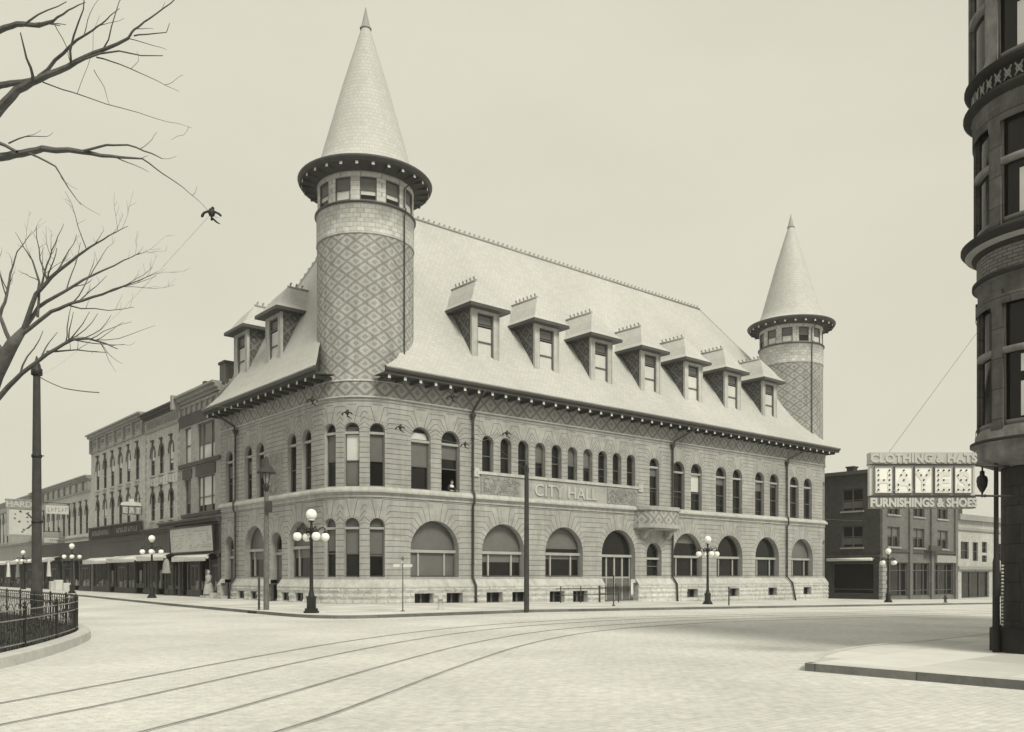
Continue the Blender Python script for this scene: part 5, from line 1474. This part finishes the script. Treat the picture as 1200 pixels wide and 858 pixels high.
for a, b, lb in ((40.5, 48.4, 'dark shop name board on the left half of the six windowed shop'), (31.95, 40.3, 'dark shop name board on the right half of the six windowed shop')):
    t = uvthing('name_board', lb, 'sign board', -3.2, (a+b)/2, 'dark name boards over the shop', 5.35)
    mb = MB(); mb.box(-3.3, -3.13, a, b, 5.35, 6.35, 0); mb.box(-3.36, -3.12, a-.03, b+.03, 6.35, 6.45, 1); mb.build('board', ['board_black', 'trim_dark'], t)
    mb = MB(); n = 11
    for k in range(n):   # worn gilt letters, no longer readable
        v = a+1+(b-a-2)*k/n; w_ = (b-a-2)/n*.7; zz = 5.6+.02*(k % 2)
        mb.box(-3.33, -3.302, v, v+w_*.25, zz, zz+.45); 
        if k % 3 != 1: mb.box(-3.33, -3.302, v+w_*.25, v+w_, zz+.18*(k % 3), zz+.1+.18*(k % 3))
        if k % 2: mb.box(-3.33, -3.302, v+w_*.75, v+w_, zz, zz+.3)
    mb.build('worn_lettering', 'shade_cloth', t)
t = uvthing('billboard', 'tall white projecting sign with dark painted shapes behind the tall dark pole', 'billboard', -4.7, 72.7, None, 6.5)
A_, B_ = -6.3, -3.05
mb = MB(); mb.box(A_+.2, B_, 72.6, 72.8, 6.65, 9.75, 0); mb.box(A_-.1, B_, 72.55, 72.85, 9.85, 10.75, 1); mb.build('board', ['sign_white', 'trim_mid'], t)
mb = MB()
for (p, q, r_, s_) in ((A_, B_, 6.45, 6.65), (A_, B_, 9.75, 9.85), (A_-.15, B_, 10.75, 10.9), (A_, A_+.2, 6.65, 9.75)): mb.box(p, q, 72.5, 72.9, r_, s_)
mb.build('frame', 'trim_mid', t)
mb = MB(); text_faces(mb, 'HARD', 1.02, .04, lambda x, y, z: (-5.0+x, 72.52-z, 9.95+y), 0, .03, xs=1.0); mb.build('lettering', 'letter_pale', t, merge=False)
mb = MB(); r_ = random.Random(2)
for k in range(9):
    u, z = r_.uniform(A_+.5, B_-.9), r_.uniform(6.8, 9.4); n = 7
    mb.face([(u+r_.uniform(.06, .2)*math.cos(2*PI*i/n), 72.59, z+r_.uniform(.05, .2)*math.sin(2*PI*i/n)) for i in range(n)])
for s_ in (1, -1):
    mb.face([(B_-.15, 72.585, 8.3), (B_-.9, 72.585, 8.3+s_*.9), (B_-1.3, 72.585, 8.3+s_*1.0), (B_-.6, 72.585, 8.3+s_*.3)])
mb.build('painted_shapes', 'trim_dark', t)

# ------------------------------------------------------------ things before the shops
mat('dress_cloth', .36, var=.2, scale=4, bump=.1)
def mannequin(label, u, v, z):
    t = uvthing('mannequin', label, 'mannequin', u, v, None, z)
    mb = MB(); mb.lathe([(.3, z), (.3, z+.06), (.05, z+.1), (.04, z+.4)], u, v, 12); mb.build('stand', 'trim_dark', t)
    mb = MB(); mb.lathe([(.38, z+.2), (.33, z+.6), (.24, z+.95), (.15, z+1.1), (.2, z+1.3), (.23, z+1.45), (.17, z+1.55), (.06, z+1.6)], u, v, 14)
    for sgn in (-1, 1): mb.tube([(u, v+sgn*.2, z+1.48), (u-.05, v+sgn*.3, z+1.2), (u-.18, v+sgn*.22, z+1.02)], [.075, .065, .04], 8)
    mb.build('dress', 'dress_cloth', t)
    mb = MB(); mb.lathe([(.05, z+1.58), (.05, z+1.66), (.08, z+1.7), (.1, z+1.8), (.07, z+1.9), (0, z+1.92)], u, v, 12); mb.build('head', 'skin_tone', t)
mannequin('pale dress mannequin on the shop step beside the city hall', -3.55, 15.75, .18)
mb = MB(); mb.bbox(-3.95, -3.1, 15.2, 16.4, .12, .3, 0, .03); mb.bbox(-3.7, -3.1, 15.0, 15.3, .12, .5, 0, .03)
o = mb.build('display_plinth', 'pale_stone', None, loc=uvw(-3.5, 15.8, .0), rot=ROT)
o.data.transform(Matrix.Translation((3.5, -15.8, 0))); tag(o, 'low pale display plinth under the dress mannequin', 'plinth')
def garment(label, u, v, z, h, wd, m):
    t = uvthing('hanging_garment', label, 'garment', u, v, 'garments hung outside the shops', z)
    mb = MB(); n = 12
    prof = [(.06, h), (.2*wd, h-.12), (.3*wd, h*.6), (.34*wd, h*.3), (.42*wd, 0)]
    for (a, za), (b, zb) in zip(prof[:-1], prof[1:]):
        for k in range(n):
            A, B = 2*PI*k/n, 2*PI*(k+1)/n
            fa = lambda A, r: (u+.45*r*math.cos(A), v+r*math.sin(A)*(1+.12*math.sin(3*A)))
            mb.face([(*fa(A, a), z+za), (*fa(B, a), z+za), (*fa(B, b), z+zb), (*fa(A, b), z+zb)], 0, None, True)
    mb.build('cloth', m, t)
    mb = MB(); mb.tube([(u, v, z+h), (u, v, z+h+.12), (-3.05, v, z+h+.14)], .015, 5); mb.build('hook', 'iron', t)
garment('pale garments hung by the shop door left of the billboard awning', -3.75, 24.0, 1.9, 1.15, 1.6, 'cloth_grey')
garment('long pale garment hung outside the low row beside the two tone sign', -4.0, 61.9, 1.6, 1.9, 1.3, 'canvas')
garment('pale garment hung outside the far shop under its awning', -4.0, 84.5, 1.5, 2.0, 1.5, 'canvas')
garment('dark pale-edged garment hung outside the far shop next to the hardware board', -4.0, 78.5, 1.5, 2.0, 1.5, 'cloth_grey')
r_ = random.Random(6)
for v, w_, h, lb in ((57.2, .8, 1.1, 'white crate on the pavement below the wide hanging sign'), (59.3, 1.0, .95, 'low white crate on the pavement nearer the tall pole'), (53.6, .9, .8, 'small white crate on the pavement behind the second street lamp')):
    mb = MB(); mb.bbox(-.35, .35, -w_/2, w_/2, 0, h, 0, .02)
    for k in range(4): mb.box(-.37, .37, -w_/2-.02, w_/2+.02, h*(k+.15)/4, h*(k+.75)/4, 0)
    tag(mb.build('goods_crate', 'shade_white', None, loc=uvw(-4.1, v, .135), rot=ROT), lb, 'crate', 'white crates outside the shops')

# ------------------------------------------------------------ corner turret building on the right
BX, BY = 11.25, 18.15; RB = 1.34
mat('pier_dark', .04, var=.35, scale=3, bump=.3, bscale=10, brick=(.8, .4, .5, .012), streak=.3)
mat('brown_stone', .105, var=.35, scale=3.5, bump=.3, bscale=10, stain=.2, streak=.35, brick=(1.4, .62, .45, .012), bc=(1.15, .85))
mat('brown_pale', .19, var=.35, scale=3.5, bump=.3, bscale=10, stain=.2, streak=.4)
mat('bay_brick', .16, var=.25, scale=3, bump=.15, brick=(.22, .075, .45, .012))
mat('black_trim', .025, var=.3, bump=.05)
cb = thing('turret_building', 'dark brownstone corner block with a round bay turret over its entrance', 'building', (BX, BY, .14)); ORG[cb.name] = (BX, BY, .14)
def rings(prof, name, m, par=cb, n=48):
    mb = MB(); mb.lathe(prof, BX, BY, n); return mb.build(name, m, par)
rings([(.98, .14), (.98, .5), (.90, .56), (.86, .6), (.86, 2.5), (.86, 4.2)], 'entrance_pier', 'pier_dark')
mb = MB(); mb.lathe([(1.08, .12), (1.08, .62), (1.0, .66)], BX, BY, 16); mb.build('pier_base', 'black_trim', cb)
mb = MB(); mb.box(BX-1.02, BX-.3, BY-.95, BY-.8, .7, 2.05, 0); mb.box(BX-1.06, BX-.26, BY-.97, BY-.78, 2.05, 2.12, 0); mb.build('notice_board', 'black_trim', cb)
rings([(0, 4.02), (1.0, 4.02), (1.26, 4.12), (1.38, 4.16), (1.40, 4.38), (1.36, 4.46), (1.44, 4.5), (1.44, 4.56), (1.36, 4.58), (1.35, 4.72), (1.20, 4.9)], 'bay_base', 'brown_pale')
rings([(1.45, 4.495), (1.45, 4.56), (1.37, 4.565)], 'bay_moulding', 'black_trim')
# storeys: (sill, head, transom)
ST = [(4.82, 7.35, 6.35), (8.95, 11.05, 10.2), (12.25, 15.0, 13.55)]
NW = 8; a_off = math.radians(-74.5)       # angle 0 = -y ; first pier beside the frame edge
SECT = 2*PI/NW
for sill, head, tr in ST:
    for k in range(NW):
        a = a_off+k*SECT
        hp = math.radians(6.2); RB = 1.34 if sill < 8 else (1.40 if sill < 12 else 1.50)
        mb = MB(); mb.lathe([(RB-.25, sill-.1), (RB, sill-.1), (RB, sill+.02), (RB-.03, sill+.1), (RB-.03, head-.2), (RB+.0, head-.1), (RB, head+.25), (RB-.25, head+.25)], BX, BY, 4, 0, a-hp, a+hp)
        for e in (a-hp, a+hp):
            P = lambda r, z: (BX+r*math.sin(e), BY-r*math.cos(e), z)
            mb.face([P(RB-.3, sill-.1), P(RB-.02, sill-.1), P(RB-.02, head+.25), P(RB-.3, head+.25)])
        mb.build('pier', 'brown_stone' if sill < 12 else 'brown_pale', cb)
        b0, b1 = a+hp, a+SECT-hp
        wn = MB()
        wn.lathe([(RB-.13, tr-.06), (RB-.02, tr-.06), (RB-.02, tr+.06), (RB-.13, tr+.06)], BX, BY, 8, 0, b0, b1)
        wn.lathe([(RB-.12, sill), (RB-.07, sill), (RB-.07, sill+.1), (RB-.12, sill+.1)], BX, BY, 8, 1, b0, b1)
        for e in (b0, b1): wn.lathe([(RB-.13, sill), (RB-.06, sill), (RB-.06, head), (RB-.13, head)], BX, BY, 2, 1, e-.03, e+.03)
        o = wn.build('window', ['brown_pale', 'sash'], cb)
        g = MB(); g.lathe([(RB-.13, sill-.05), (RB-.13, head+.1)], BX, BY, 8, 0, b0, b1); g.build('pane', 'glass', o)
        if k in (0, 1, 4):
            g = MB(); g.lathe([(RB-.125, sill+.15 if sill < 8 else sill+.1), (RB-.125, sill+(.85 if sill < 8 else 1.0))], BX, BY, 6, 0, b0+.25, b1-.02)
            if sill < 8: g.lathe([(RB-.125, sill+1.05), (RB-.125, sill+1.4)], BX, BY, 6, 0, b0+.25, b1-.02)
            g.build('window_shade', 'shade_white', o)
RB = 1.34
rings([(RB-.03, 7.3), (RB+.0, 7.32), (RB, 7.5), (RB-.04, 7.5), (RB-.04, 7.85), (RB+.03, 7.88)], 'lintel', 'brown_stone')
rings([(RB+.03, 7.88), (RB+.07, 7.9), (RB+.07, 7.97), (RB+.01, 7.99)], 'bay_moulding', 'black_trim')
rings([(RB-.02, 7.97), (RB-.02, 8.5)], 'brick_band', 'bay_brick')
rings([(RB-.02, 8.46), (RB+.06, 8.5), (RB+.07, 8.56), (RB+.2, 8.62), (RB+.29, 8.72), (RB+.29, 8.77), (RB+.1, 8.86), (RB-.05, 8.97)], 'cornice', 'black_trim')
rings([(RB+.075, 8.545), (RB+.09, 8.545), (RB+.205, 8.61)], 'cornice_fillet', 'trim_mid')
RB = 1.42
rings([(RB-.05, 11.02), (RB-.02, 11.02), (RB-.02, 11.5), (RB+.04, 11.55)], 'lintel', 'brown_stone')
rings([(RB-.05, 11.5), (RB+.1, 11.55), (RB+.16, 11.59), (RB+.16, 11.63), (RB+.02, 11.74), (RB, 11.75)], 'bay_moulding', 'black_trim')
rings([(RB-.04, 11.72), (RB-.04, 12.1)], 'spandrel', 'black_trim')
rings([(RB-.05, 12.08), (RB+.06, 12.1), (RB+.14, 12.16), (RB+.14, 12.19), (RB, 12.27)], 'bay_moulding', 'black_trim')
mb = MB()
for k in range(40):
    a = 2*PI*k/40+.03; e = .12
    P = lambda t, z: (BX+(RB-.02)*math.sin(t), BY-(RB-.02)*math.cos(t), z)
    mb.tube([P(a-e*.45, 11.78), P(a, 11.9), P(a+e*.45, 12.04)], .018, 4); mb.tube([P(a+e*.45, 11.78), P(a, 11.9), P(a-e*.45, 12.04)], .018, 4)
    mb.tube([P(a+.04*math.cos(t), 11.91+.06*math.sin(t)) for t in [i*PI/4 for i in range(9)]], .014, 4)
mb.build('carved_ornament', 'trim_mid', cb)
RB = 1.50
rings([(RB-.05, 15.0), (RB, 15.0), (RB, 15.4), (RB+.3, 15.6), (RB+.3, 15.8), (0, 16.6)], 'cornice', 'black_trim')
# the block behind the turret
org = Vector(touv(BX, BY)); ub, vb = org
b_ = MB()
mw2 = lambda s, z, d=0: uvw(ub+.3+s, vb+.0+d, z)         # north face, running along +u
mw3 = lambda s, z, d=0: uvw(ub+.0-d+.0, vb-.3-s, z)      # west face, running along -v
opsN = [Op(2.0+k*3.2, 3.6+k*3.2, z0, z1, False) for k in range(6) for z0, z1, _ in ST]+[Op(1.2+k*4.2, 4.6+k*4.2, .6, 3.5, False) for k in range(4)]
wall_scan(b_, mw2, 0, 21, -.3, 15.4, opsN, 0, 0, (), .3, 0); wall_scan(b_, mw3, 0, 21, -.3, 15.4, opsN, 0, 0, (), .3, 0)
C4 = [uvw(ub+.3, vb-.0, 15.3), uvw(ub+21.3, vb, 15.3), uvw(ub+21.3, vb-21.3, 15.3), uvw(ub, vb-21.3, 15.3)]
b_.face(C4, 1)
for p, q in ((C4[1], C4[2]), (C4[2], C4[3])): b_.face([Vector((p.x, p.y, -.3)), Vector((q.x, q.y, -.3)), q, p], 0)
b_.build('wall', ['brown_stone', 'tar_roof'], cb)
for o_ in opsN:
    for P_, rt in ((mw2, ROT+PI), (mw3, ROT-PI/2)):
        p = P_(o_['c'], o_['z0']); window(cb, p, rt, o_['s1']-o_['s0'], o_['zs']-o_['z0'], False, .2, .08, ((o_['zs']-o_['z0'])*.5,), (), None, [])
# post with a string of white beads
t = thing('banded_post', 'slim black post with a white beaded strip beside the turret entrance', 'post', (BX-1.22+.0, BY-.15, .14)); ORG[t.name] = tuple(t.location)
px_, py_ = BX-1.14, BY-.1
mb = MB(); mb.lathe([(.075, .0), (.07, 1.9), (.05, 2.0), (.045, 3.98)], px_, py_, 8); 
for i in range(len(mb.v)): mb.v[i].z += .14-.02
mb.build('shaft', 'black_trim', t)
mb = MB()
for k in range(18): mb.sphere((px_+.09, py_-.07, .72+k*.072), .030, 0, 8, (1, 1, .8))
mb.build('beads', 'sign_white', t)
# lantern below the bay
t = thing('hanging_lantern', 'small black lantern hanging under the round bay beside the shop sign', 'lantern', (9.75, 17.75, 3.5)); ORG[t.name] = tuple(t.location)
lx, ly = pix(1151, 560, 18.6).x, 18.6
mb = MB(); mb.lathe([(0, 3.42), (.015, 3.42), (.02, 3.52), (.05, 3.56), (.1, 3.66), (.115, 3.78), (.1, 3.86), (.05, 3.9), (.05, 3.98), (.02, 4.0)], lx, ly, 10); mb.build('body', 'iron', t)
mb = MB(); mb.tube([(lx, ly, 3.98), (lx, ly, 4.15)], .02, 5); mb.build('hook', 'iron', t)

# ------------------------------------------------------------ person at the open window
def person_at_window():
    o0 = uvw(4.32, -2.62, 5.72)
    t = thing('person', 'person in dark clothes with a pale collar leaning on an open upper window sill', 'person', o0, None, ROT)
    def skin_mesh(name, verts, edges, m, parent, lvl=2):
        me = bpy.data.meshes.new(name); me.from_pydata([v[:3] for v in verts], edges, [])
        ob = bpy.data.objects.new(name, me); COL.objects.link(ob)
        md = ob.modifiers.new('s', 'SKIN'); md.use_smooth_shade = True
        for i, v in enumerate(verts):
            me.skin_vertices[0].data[i].radius = (v[3], v[4] if len(v) > 4 else v[3])
        me.skin_vertices[0].data[0].use_root = True
        sb = ob.modifiers.new('d', 'SUBSURF'); sb.levels = lvl; sb.render_levels = lvl
        dg = bpy.context.evaluated_depsgraph_get()
        m2 = bpy.data.meshes.new_from_object(ob.evaluated_get(dg)); m2.name = name
        bpy.data.objects.remove(ob)
        m2.materials.clear(); m2.materials.append(MATS[m])
        for p in m2.polygons: p.use_smooth = True
        r = bpy.data.objects.new(name, m2); COL.objects.link(r); r.parent = parent; return r
    # body: y towards the street is negative
    V = [(0, .05, .92, .16, .13), (0, .0, 1.15, .16, .12), (0, -.1, 1.36, .18, .12), (0, -.16, 1.47, .10, .09), (0, -.2, 1.54, .055), (0, -.24, 1.62, .085, .09), (0, -.245, 1.70, .085, .095), (0, -.24, 1.76, .06, .07)]
    Ed = [(i, i+1) for i in range(7)]
    for sg in (-1, 1):
        b = len(V); V += [(sg*.19, -.12, 1.42, .065), (sg*.27, -.22, 1.2, .05), (sg*.2, -.47, 1.14, .038), (sg*.13, -.55, 1.14, .036, .022)]
        Ed += [(3, b), (b, b+1), (b+1, b+2), (b+2, b+3)]
        b = len(V); V += [(sg*.1, .06, .85, .1), (sg*.11, .04, .48, .075), (sg*.11, .08, .08, .045), (sg*.11, -.08, .05, .04)]
        Ed += [(0, b), (b, b+1), (b+1, b+2), (b+2, b+3)]
    bd = skin_mesh('body', V, Ed, 'skin_tone', t)
    C = [(0, .05, .90, .175, .145), (0, .0, 1.15, .175, .135), (0, -.1, 1.36, .195, .135), (0, -.15, 1.45, .12, .1)]
    Ce = [(0, 1), (1, 2), (2, 3)]
    for sg in (-1, 1):
        b = len(C); C += [(sg*.19, -.12, 1.42, .08), (sg*.27, -.22, 1.2, .066), (sg*.21, -.43, 1.14, .05)]; Ce += [(3, b), (b, b+1), (b+1, b+2)]
        b = len(C); C += [(sg*.1, .06, .83, .12), (sg*.11, .04, .48, .09), (sg*.11, .08, .1, .07)]; Ce += [(0, b), (b, b+1), (b+1, b+2)]
    skin_mesh('clothing', C, Ce, 'hair_dark', t)
    h = MB(); h.sphere((0, -.215, 1.755), .105, 0, 14, (.95, 1.05, .85)); h.sphere((0, -.17, 1.69), .1, 0, 12, (.95, .8, 1)); h.build('hair', 'hair_dark', t)
    c = MB(); c.lathe([(.075, 1.5), (.12, 1.49), (.15, 1.43), (.13, 1.36)], 0, -.2, 14); c.build('collar', 'white_paint', t)
    f = MB()
    for sg in (-1, 1): f.sphere((sg*.034, -.335, 1.685), .012, 0, 8)
    f.box(-.025, .025, -.335, -.32, 1.615, 1.625); f.build('eyes', 'iron', t)
    f = MB(); f.tube([(0, -.33, 1.69), (0, -.355, 1.65), (0, -.335, 1.645)], [.01, .016, .012], 6)
    for sg in (-1, 1): f.sphere((sg*.09, -.235, 1.665), .025, 0, 8, (.5, .8, 1.2))
    f.build('nose_and_ears', 'skin_tone', t)
    for sg in (-1, 1):
        for k in range(4):
            x = sg*(.105+.017*k); L = (.055, .065, .06, .045)[k]
            q = MB(); q.tube([(x, -.555, 1.14), (x, -.56-L*.6, 1.135), (x, -.56-L, 1.115)], [.009, .0085, .007], 6); q.build('finger', 'skin_tone', t)
        q = MB(); q.tube([(sg*.1, -.53, 1.14), (sg*.07, -.55, 1.14), (sg*.06, -.585, 1.125)], [.011, .01, .008], 6); q.build('thumb', 'skin_tone', t)
person_at_window()

# ------------------------------------------------------------ bare elms
def branch_tree(name, label, base, trunk, limbs, seed, twig_r=.012, depth=3, dens=1.0, Zfix=None):
    rt = random.Random(seed)
    t = thing(name, label, 'tree', base); ORG[t.name] = tuple(base)
    tk = MB(); tk.tube([p for p, r in trunk], [r for p, r in trunk], 12); tk.build('trunk', 'bark', t)
    cr = MB()
    def curve(p0, d, L, n=6, wob=.25, lift=.12):
        pts = [Vector(p0)]; d = Vector(d).normalized()
        for i in range(n):
            d = (d+Vector((rt.uniform(-wob, wob), rt.uniform(-wob, wob), rt.uniform(-wob, wob)+lift*.4))).normalized()
            pts.append(pts[-1]+d*L/n)
        return pts
    def grow(pts, r0, r1, lev):
        n = len(pts)
        cr.tube(pts, [r0+(r1-r0)*(i/(n-1)) for i in range(n)], 7 if r0 > .04 else (5 if r0 > .015 else 3), cap=False)
        if lev <= 0: return
        L = sum((b-a).length for a, b in zip(pts[:-1], pts[1:]))
        cnt = max(2, int(L*dens*(1.1 if lev > 1 else 1.7)))
        for c in range(cnt):
            q = rt.uniform(.25, 1.0); i = min(n-2, int(q*(n-1))); f = q*(n-1)-i
            p = pts[i]+(pts[i+1]-pts[i])*f; d = (pts[i+1]-pts[i]).normalized()
            ax = Vector((rt.uniform(-1, 1), rt.uniform(-1, 1), rt.uniform(-.4, 1))).normalized()
            nd = d*.85+ax*.75
            LL = L*rt.uniform(.18, .42)*(1.15-q*.5)
            rr = max(.004, (r0+(r1-r0)*q)*.5)
            grow(curve(p, nd, LL, 5), rr, max(.0022, rr*.3), lev-1)
    for pts, r0, r1, lev in limbs:
        # subdivide the limb a little and make it knobbly
        pp = []
        for a, b in zip(pts[:-1], pts[1:]):
            for k in range(3): 
                j = (b-a).length*.02
                pp.append(a+(b-a)*k/3+Vector((rt.uniform(-j, j), rt.uniform(-j, j), rt.uniform(-j, j))) if k else a)
        pp.append(pts[-1]); grow(pp, r0, r1, lev)
    cr.build('crown', 'bark', t, merge=False)
    return t
def PL(pl, Z0, Z1): return [pix(x, y, Z0+(Z1-Z0)*i/(len(pl)-1)) for i, (x, y) in enumerate(pl)]
# near elm: only its outer limbs reach into the picture
tb = Vector((-13.0, 13.5, .17))
tk = [(tb, .42), (tb+Vector((.1, 0, .5)), .34), (tb+Vector((.2, .0, 3)), .3), (tb+Vector((.6, -.1, 5.5)), .27), (pix(-150, 250, 13.2), .2)]
j1 = pix(-150, 250, 13.2)
limbs = [([j1]+PL([(-40, 172), (0, 127), (20, 105), (45, 93), (80, 78), (110, 62), (150, 45)], 13, 12.4), .09, .02, 1),
         (PL([(150, 45), (157, 35), (175, 22), (200, 4), (215, -12)], 12.4, 12.2), .018, .005, 1),
         ([j1]+PL([(-60, 120), (0, 100), (20, 97), (45, 92)], 13.2, 12.9), .06, .035, 0),
         (PL([(45, 90), (75, 62), (90, 47), (108, 36), (125, 23), (140, 10)], 12.9, 12.2), .028, .004, 1),
         ([pix(-110, 120, 13.2)]+PL([(-40, 60), (0, 35), (20, 28), (45, 30), (62, 25)], 13.3, 13), .06, .025, 1),
         (PL([(62, 25), (80, 12), (100, 3)], 13, 12.8), .018, .006, 0), (PL([(30, 28), (45, 17), (78, 2)], 13, 12.9), .018, .006, 0), (PL([(62, 25), (78, 55), (82, 72)], 13, 12.8), .009, .005, 0),
         (PL([(50, 96), (85, 108), (125, 122), (180, 138), (225, 150)], 12.8, 12), .012, .002, 1), (PL([(113, 67), (140, 75), (170, 88), (210, 107)], 12.5, 12), .013, .003, 1),
         (PL([(157, 42), (175, 40), (195, 38), (199, 27)], 12.4, 12.2), .012, .004, 0), (PL([(150, 45), (175, 52), (195, 58)], 12.4, 12.2), .008, .003, 0), (PL([(110, 82), (122, 102), (128, 122)], 12.5, 12.4), .007, .003, 0),
         ([pix(-150, 250, 13.2)]+PL([(-60, 190), (0, 184), (25, 180), (50, 174)], 12.8, 12.4), .075, .045, 0),
         (PL([(50, 174), (95, 178), (130, 183), (167, 186)], 12.4, 12), .045, .011, 1), (PL([(98, 177), (125, 170), (150, 170), (178, 180), (190, 186)], 12.2, 11.9), .02, .006, 1),
         (PL([(167, 186), (190, 203), (215, 220), (238, 240)], 12, 11.8), .012, .003, 1), (PL([(35, 180), (65, 195), (80, 220), (95, 240)], 12.3, 12), .016, .004, 1),
         (PL([(-30, 150), (0, 168), (20, 178)], 12.7, 12.4), .03, .022, 0), (PL([(10, 168), (30, 160), (55, 160)], 12.5, 12.3), .013, .005, 1)]
branch_tree('elm_tree', 'bare elm reaching two crooked limbs into the upper left sky', tb, tk, limbs, 31, dens=.55)
tb2 = Vector((-17.4, 24.8, .17)); j2 = pix(-32, 510, 24.5)
tk2 = [(tb2, .45), (tb2+Vector((.1, 0, .6)), .40), (tb2+Vector((.7, -.1, 2.4)), .34), (j2, .28), (pix(-6, 440, 24.2), .22), (pix(14, 404, 24), .17), (pix(28, 386, 24), .09)]
limbs2 = [(PL([(26, 390), (42, 345), (60, 325), (85, 305), (105, 290), (128, 276), (150, 265)], 24, 23), .07, .006, 2),
          (PL([(24, 392), (45, 360), (75, 342), (110, 322), (145, 305), (165, 296)], 24, 24.6), .065, .005, 2),
          (PL([(20, 396), (60, 365), (85, 355), (120, 345), (140, 337), (165, 328), (185, 318)], 24, 23.4), .06, .004, 2),
          (PL([(-28, 500), (8, 455), (25, 438), (55, 415), (85, 398), (105, 397), (125, 403), (138, 409)], 24.3, 23.2), .08, .01, 1),
          (PL([(55, 412), (90, 410), (125, 413)], 23.9, 23.5), .03, .008, 1),
          (PL([(12, 400), (0, 370), (8, 345), (12, 320), (20, 295), (37, 272)], 24, 24.4), .06, .005, 2),
          (PL([(44, 345), (46, 330), (38, 305), (28, 290), (18, 272)], 24, 24.2), .04, .005, 2),
          (PL([(44, 372), (46, 340), (55, 310), (65, 285), (75, 262)], 24, 23.6), .04, .005, 2),
          (PL([(10, 420), (-25, 380), (-45, 330), (-40, 290)], 24.2, 24.6), .1, .01, 2),
          (PL([(0, 440), (-50, 400), (-110, 350), (-150, 310)], 24.2, 25), .1, .01, 1)]
branch_tree('elm_tree', 'bare elm with a fan of fine twigs above the tall dark pole', tb2, tk2, limbs2, 17, dens=1.7)

# ------------------------------------------------------------ summer haze over the streets
hz = bpy.data.materials.new('haze_air'); hz.use_nodes = True
tn = hz.node_tree
for n_ in list(tn.nodes):
    if n_.type != 'OUTPUT_MATERIAL': tn.nodes.remove(n_)
pv = tn.nodes.new('ShaderNodeVolumePrincipled'); pv.inputs['Density'].default_value = .0005; pv.inputs['Color'].default_value = (.97, .97, .95, 1); pv.inputs['Anisotropy'].default_value = .2
tn.links.new(pv.outputs[0], [n_ for n_ in tn.nodes if n_.type == 'OUTPUT_MATERIAL'][0].inputs['Volume'])
MATS['haze_air'] = hz
mb = MB(); mb.box(-330, 330, -250, 420, -2.6, 38.5)
h_ = mb.build('haze', 'haze_air'); h_['kind'] = 'stuff'
